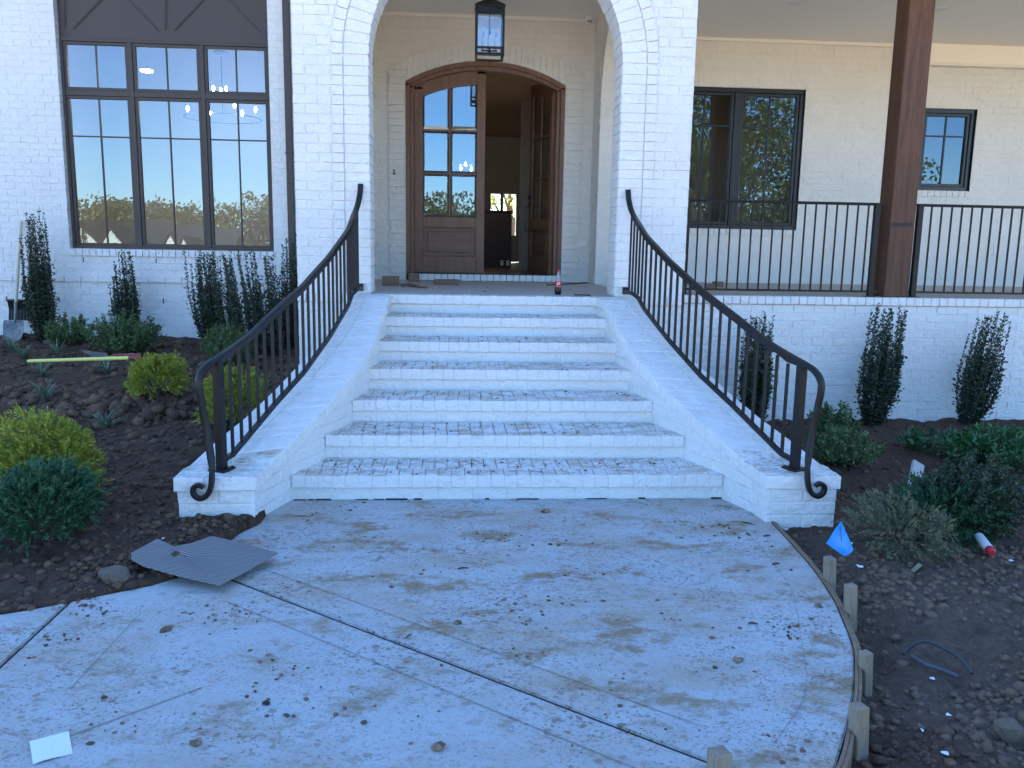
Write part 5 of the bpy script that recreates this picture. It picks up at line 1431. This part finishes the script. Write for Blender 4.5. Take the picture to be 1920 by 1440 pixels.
# things on the landing
def blockpx(name,x0,x1,y0,y1,Y,dep,label,mt,cat='wood block',rz=0,lift=0):
    a=at(x0,y1,Y);b=at(x1,y0,Y); w=b.x-a.x; h=b.z-GL-lift; cx=(a.x+b.x)/2
    t_=place(name,(cx,Y+dep/2,GL+lift),label,cat,None); mb=MB(); P=[]
    for z in (GL+lift+.0015,GL+lift+max(.012,h)):
        for x,y in ((-w/2,-dep/2),(w/2,-dep/2),(w/2,dep/2),(-w/2,dep/2)): P.append(Vector((cx+x*math.cos(rz)-y*math.sin(rz),Y+dep/2+x*math.sin(rz)+y*math.cos(rz),z)))
    v,f=cham(P,.003,.001); mb.add(v,f); mb.build('timber',mt,t_); return t_
blockpx('wood_block',716,748,518,537,9.9,.09,'brown wood block standing on the landing at the left of the front door',m_pinex,rz=.1)
blockpx('wood_wedge',750,764,532,539,9.8,.05,'small wood offcut beside the standing block on the landing',m_pinex,rz=-.2)
blockpx('wood_offcut',766,786,514,524,10.95,.09,'pale offcut leaning at the left end of the brick threshold',m_pinex,rz=.2)
blockpx('short_plank',813,860,524,531,10.2,.10,'short plank lying on the landing in front of the closed door leaf',m_pinex,rz=.06)
p=at(762,534,9.7);q=at(800,541,9.3); t_=place('wood_splinter',((p.x+q.x)/2,9.5,GL),'jagged dark splinter of wood lying right of the wood block on the landing','wood splinter'); mb=MB()
mb.beam((p.x,9.72,GL+.015),(q.x,9.40,GL+.006),.045,.018,bev=.004); mb.beam((p.x+.02,9.76,GL+.03),(p.x+.14,9.6,GL+.02),.03,.02,bev=.003); mb.build('splinter',m_pinex,t_)
p=atz(1026,534,GL+.01);q=atz(1105,531,GL+.01); t_=place('dark_lath',((p.x+q.x)/2,p.y,GL),'long thin dark lath lying on the landing behind the bottle','lath'); mb=MB(); mb.beam((p.x,p.y,GL+.008),(q.x,q.y+.2,GL+.008),.03,.012,bev=.003); mb.build('lath',m_twig,t_)
blockpx('dark_scrap',1077,1108,554,558,8.34,.05,'small black scrap at the right end of the top step edge',m_blackpl,'scrap',rz=-.05)
p=at(1345,530,11.2); blockpx('porch_offcut',1338,1357,528,536,10.6,.07,'pale wood offcut lying on the side porch floor behind the railing',m_pinex,rz=.3)
blockpx('porch_plank',1327,1341,533,537,10.3,.12,'dark short board lying next to the pale offcut on the side porch',m_pinex,rz=-.2)
# bottle
p=atz(1046,553,GL); bx,by=p.x,p.y; H=at(1046,506,by).z-GL; k=H/.30
bt=place('soda_bottle',(bx,by,GL),'half full plastic cola bottle with a red label and red cap on the landing','bottle')
mb=MB(); mb.lathe([(r_*k*1.1,GL+z*k) for r_,z in ((.024,.001),(.034,.012),(.036,.05),(.033,.085),(.035,.1),(.035,.16),(.030,.19),(.020,.23),(.012,.26),(.012,.28))],bx,by,20); mb.build('bottle_body',m_bottle,bt,smooth=True)
mb=MB(); mb.lathe([(r_*k*1.13,GL+z*k) for r_,z in ((.022,.0015),(.035,.012),(.037,.05),(.034,.085),(.034,.098))],bx,by,20); mb.build('cola',m_cola,bt,smooth=True)
mb=MB(); mb.lathe([(.0362*k*1.1,GL+z*k) for z in (.105,.165)],bx,by,20); lb=mb.build('bottle_label',m_rlabel,bt)
mb=MB(); 
for dx,z,w_,h_ in ((-.014,.12,.011,.018),(.006,.126,.012,.026),(.020,.135,.007,.012),(-.004,.147,.02,.006)): mb.box(bx+dx*k-w_*k/2,bx+dx*k+w_*k/2,by-.0415*k,by-.0385*k,GL+(z)*k,GL+(z+h_)*k)
mb.build('label_print',m_whitepl,lb)
mb=MB(); mb.lathe([(.0145*k,GL+z*k) for z in (.275,.30)],bx,by,14); mb.build('cap',m_red,bt)
# shovel against the wall
top=at(40,414,11.96); tip=at(24,632,11.45); tip.z=terrain(tip.x,tip.y)+.0
sh=place('leaning_shovel',tip,'round point shovel with a pale wooden handle leaning against the left white wall','shovel')
ax=(top-tip).normalized(); neck=tip+ax*.50
mb=MB(); mb.tube([neck,neck.lerp(top,.5),top],[.019,.020,.017],10); mb.build('handle',m_ash,sh)
mb=MB(); mb.tube([tip+ax*.28,tip+ax*.40,neck+ax*.06],[.012,.017,.023],10); mb.build('socket',m_steel,sh)
sx=Vector((1,0,0)); sx=(sx-ax*sx.dot(ax)).normalized(); sn=sx.cross(ax); sn=sn if sn.y<0 else -sn
mb=MB(); rows=[(0,.0),(.04,.07),(.09,.11),(.16,.13),(.24,.135),(.315,.13),(.33,.125)]; nn=8
for t_,w_ in rows:
    for i in range(nn+1):
        s=-1+2*i/nn; mb.v.append(tuple(tip+ax*(t_-.02)+sx*w_*s+sn*(.03*(s*s)*(w_/.13)-.005)))
for i in range(len(rows)-1):
    for j in range(nn): a=i*(nn+1)+j; mb.f.append((a,a+1,a+nn+2,a+nn+1))
k=len(mb.v); fs=list(mb.f); mb.v+=[tuple(Vector(v)-sn*.003) for v in mb.v]; mb.f+=[tuple(i+k for i in f[::-1]) for f in fs]
bl=mb.build('blade',m_steel,sh,smooth=True)
p=at(36,618,11.4); mb=MB(); mb.cbox(p.x-.05,p.x+.05,p.y-.012-.12,p.y-.010-.12,p.z-.01,p.z+.02,.001)
# black ribbed snow shovel blade behind
a=at(13,563,11.8);b=at(62,598,11.8)
sn_=place('ribbed_scoop',((a.x+b.x)/2,11.8,b.z),'black ribbed plastic scoop standing behind the leaning shovel at the wall','scoop')
mb=MB(); n=16
for i in range(n+1):
    x=a.x+(b.x-a.x)*i/n; yo=.012*(i%2)
    for z in (b.z-.02,(a.z+b.z)/2,a.z): mb.v.append((x,11.80+yo+ (.03 if z==(a.z+b.z)/2 else 0),z))
for i in range(n):
    for j in range(2): q=i*3+j; mb.f.append((q,q+3,q+4,q+1))
mb.build('scoop_panel',m_blackpl,sn_)
mb=MB(); mb.cbox(a.x-.01,b.x+.01,11.775,11.815,a.z,a.z+.018,.003); mb.build('scoop_edge',m_pinex,sn_)
mb=MB(); mb.tube([((a.x+b.x)/2,11.83,b.z-.1),((a.x+b.x)/2,11.83,b.z+.02)],.015,8); mb.build('stub',m_blackpl,sn_)
# yellow handled tool on the clods
def hz(px,py,z): return atz(px,py,z)
a=at(52,677,8.6);b=at(243,671,8.3); c_=at(262,670,8.25)
yt=place('yellow_handled_tool',((a.x+b.x)/2,8.45,(a.z+b.z)/2-.03),'long yellow handle of a garden tool lying across the clods of the left bed','garden tool')
mb=MB(); mb.tube([a,a.lerp(b,.02),b],[.012,.017,.019],10); mb.build('handle',m_yellow,yt)
mb=MB(); mb.tube([b,c_],[.021,.018],10); mb.tube([b+Vector((-.18,.05,.02)),c_+Vector((0,.04,.02))],[.010,.014],8); mb.build('collar',mat('dull_red_collar',(.22,.035,.035),.6),yt)
mb=MB(); p1=at(152,656,8.75);p2=at(205,671,8.62);p3=at(176,670,8.55); mb.poly_ext([p1,p3,p2,at(200,662,8.8)],(0,.0,-.006))
t2=place('flat_spade_blade',p3,'dark flat steel blade lying behind the yellow handle','spade'); mb.build('blade',m_steel,t2)
mb=MB(); mb.tube([p2+Vector((-.02,.03,0)),at(250,664,8.7)],.015,8); mb.build('shaft',m_pinex,t2)
# right bed things
p1=at(1718,868,6.3);p2=at(1712,924,5.6)
a=gnd(1706,925); b=gnd(1724,868); t_=place('leaning_board',a,'pale bare board sticking up from the soil left of the dark shrub','board')
mb=MB(); mb.beam(a+Vector((.02,0,.0)),Vector((at(1722,868,a.y+.15))),.10,.025,upv=(0,1,0),bev=.002); mb.build('plank',mat('pale_board',(.42,.40,.37),.8),t_)
a=gnd(1822,1012)+Vector((0,0,.07)); b=gnd(1853,1052)+Vector((0,0,.045)); d=(b-a).normalized(); 
tb=place('caulk_tube',b,'white sealant tube with a red end lying under the feathery conifer on the right','tube')
s0=b-d*.20
mb=MB(); mb.tube([s0,b],.026,16); mb.build('barrel',m_whitepl,tb,smooth=False)
mb=MB(); mb.tube([b+d*.0005,b+d*.03,b+d*.05],[.0265,.025,.016],16); mb.build('end_cap',m_red,tb)
# half buried black hose
arc=[(1692,1226,.05),(1702,1219,.09),(1730,1219,.11),(1765,1226,.11),(1795,1240,.09),(1822,1258,.03)]
base=gnd(1750,1250); pts=[]
for x,y,h in arc: 
    q=gnd(x,y+12); pts.append(q+Vector((0,0,h*.55)))
hs_=place('buried_hose',base,'loop of dark hose half buried in the heap of earth on the right','hose'); mb=MB(); mb.tube(smooth(pts,4),.008,10); mb.build('hose',mat('dusty_hose',(.045,.045,.05),.6),hs_)
pts=[gnd(x,y+10)+Vector((0,0,.03)) for x,y in ((1706,1232),(1735,1248),(1770,1262),(1795,1268))]; mb=MB(); mb.tube(smooth(pts,3),.010,10); mb.build('hose_end',mat('dusty_pipe',(.09,.08,.10),.6),hs_)
# paper and rubble scraps
for (px,py,s,l) in ((1525,987,.018,'white paper scrap near the right pedestal'),(1612,1066,.025,'thin white plastic scrap behind the stakes'),(1777,1345,.014,'white chip in the heap of earth, above the bottom edge'),(1773,1417,.020,'white chip at the bottom right beside the thick stake'),(1729,1372,.012,'little white chip right of the thick stake'),(1894,1053,.022,'white scrap beside the end of the sealant tube'),(306,1012,.012,'tiny white scrap on the soil above the cardboard'),(1748,1277,.014,'pale chip just under the half buried hose')):
    p=gnd(px,py); t_=place('litter_scrap',p,l,'litter','white scraps lying on the soil'); mb=MB(); blob(mb,(p.x,p.y,p.z+.012),s*.75,.4,.55); mb.build0('scrap',m_paper,t_)
for (px,py,l) in ((1710,1075,'upright pale shard in the faded conifer'),(200,905,'pale wood chip on the soil between the conifers and the left pedestal')):
    p=gnd(px,py); t_=place('wood_chip',p,l,'wood chip'); mb=MB(); mb.beam(p+Vector((0,0,.01)),p+Vector((.05,.01,.05 if px>900 else .02)),.03,.006,bev=.002); mb.build('chip',m_pine,t_)

# ================================================================== BEHIND THE CAMERA (seen in the panes)
def make_tree(name,label,mt,x,y,z,h,w,group,n=900,ls=.4,trunk=.3):
    r=place(name,(x,y,z),label,'tree',group); mb=MB(); hb=h*.25
    mb.tube([(x,y,z-.3),(x+.1,y,z+h*.3),(x-.1,y+.1,z+h*.7)],[trunk,trunk*.7,trunk*.2],8)
    for i in range(7):
        a=U(0,6.3); mb.tube([(x,y,z+h*U(.2,.5)),(x+math.cos(a)*w*.3,y+math.sin(a)*w*.3,z+h*U(.5,.85))],[trunk*.35,trunk*.08],6)
    mb.build('trunk',m_bark,r)
    cl=[(Vector((U(-1,1)*w*.33,U(-1,1)*w*.33,h*U(.3,.85))),w*U(.16,.30)) for _ in range(16)]
    fo=MB()
    for i in range(n):
        c,rr=random.choice(cl); d=rdir()*rr*U(.5,1)**.5; p=Vector((x,y,z))+c+d
        leaf(fo,p,rdir()+Vector((0,0,.2)),ls*U(.6,1.3),ls*U(.4,.8),.2)
    fo.build0('crown',mt,r); return r
def leafball(mb,c,rr,n,ls):
    for _ in range(n):
        p=c+rdir()*rr*U(.6,1)**.5; leaf(mb,p,rdir()+Vector((0,0,.2)),ls*U(.6,1.3),ls*U(.5,.9),.2)
for nm,mt_,yy,n_,sp,off_ in (('distant_wood',m_tree,-112,24,9.0,0),('distant_wood',m_tree2,-124,24,9.4,4)):
    mb=MB()
    for i in range(n_):
        x=-130+off_+i*sp+U(-3,3); h_=U(10.8,12.8)*(1.10 if x>-38 else 1)*(1.08 if yy<-120 else 1); y=yy+U(-5,5)
        for _ in range(36):
            q=Vector((x+U(-1,1)*4.4,y+U(-1,1)*3,-4+h_*U(.12,.88))); leafball(mb,q,U(1.5,2.6),80,.6)
    o=mb.build0('distant_wood',mt_,None); tag(o,'mass of olive and brown trees far behind the viewer, mirrored in the panes' if yy==-112 else 'farther rusty brown row of trees mirrored in the panes','wood',kind='stuff')
def house_far(x,y,z,w,d,h,rh,label,rm):
    r=place('distant_house',(x,y,z),label,'house','houses across the road behind the viewer')
    mb=MB(); mb.poly_ext([(x-w/2,y+d/2,z),(x+w/2,y+d/2,z),(x+w/2,y+d/2,z+h),(x,y+d/2,z+h+rh),(x-w/2,y+d/2,z+h)],(0,-d,0)); wl_=mb.build('wall',m_wallw,r)
    mb=MB(); t=.25
    for s in (-1,1): mb.poly_ext([(x+s*(w/2+.4),y+d/2+.3,z+h-.3),(x,y+d/2+.3,z+h+rh+.1),(x,y+d/2+.3,z+h+rh+.1+t),(x+s*(w/2+.4),y+d/2+.3,z+h-.3+t)],(0,-d-.6,0))
    mb.build('roof',rm,r)
    for dx in (-w*.22,w*.22):
        mb=MB(); mb.cbox(x+dx-.5,x+dx+.5,y+d/2+.01,y+d/2+.06,z+1.2,z+2.6,.01); f=mb.build('window',m_whitepl,r)
        mb=MB(); mb.box(x+dx-.42,x+dx+.42,y+d/2+.061,y+d/2+.075,z+1.28,z+2.52); mb.build('pane',m_fdark,f)
house_far(-42,-78,-6.4,8.5,12,5.0,4.6,'cream gabled house with grey roof among the reflected trees, farthest left',m_roof)
house_far(-45.5,-72,-6.6,6,9,5.2,2.6,'small cream house with a red roof before the larger gable, reflected',m_redroof)
house_far(-38.3,-77,-5.8,5,10,4.6,3.9,'cream house with a steep gable between the trees, reflected',m_roof)
mb=MB(); r=place('long_house',(-36,-88,-4.5),'long dark shingle roofed house seen mirrored in the tall window','house'); mb.box(-41,-30,-92,-84,-6,-.5); mb.build('wall',m_wallw,r)
mb=MB(); mb.poly_ext([(-41.5,-82,-1.2),(-41.5,-88,3.7),(-41.5,-94,-1.2)],(12.5,0,0)); mb.build('roof',m_roof,r)
house_far(-31.3,-75,-6.9,4.5,6,4.8,4.0,'little cream gable in front of the long dark roof, reflected',m_roof)
for i,(x,y,h) in enumerate(((9,-24,12),(12.5,-20,11),(17,-26,13),(21,-21,9),(6.5,-30,11),(14.5,-31,14))):
    make_tree('yard_tree',('dense dark tree','bushy green tree','broad tall tree','dark leafy tree','slim green tree','tallest spreading tree')[i]+ ' mirrored in the porch windows, behind the viewer',m_dtree,x,y,-.4,h,8,'yard trees mirrored in the porch windows',7500,.27,.28)
make_tree('backyard_tree','yellow green tree behind the house seen through the open door and rear window',m_ytree,1.9,29,-.4,6.5,6,'backyard trees',3500,.16,.2)

flush_bricks()
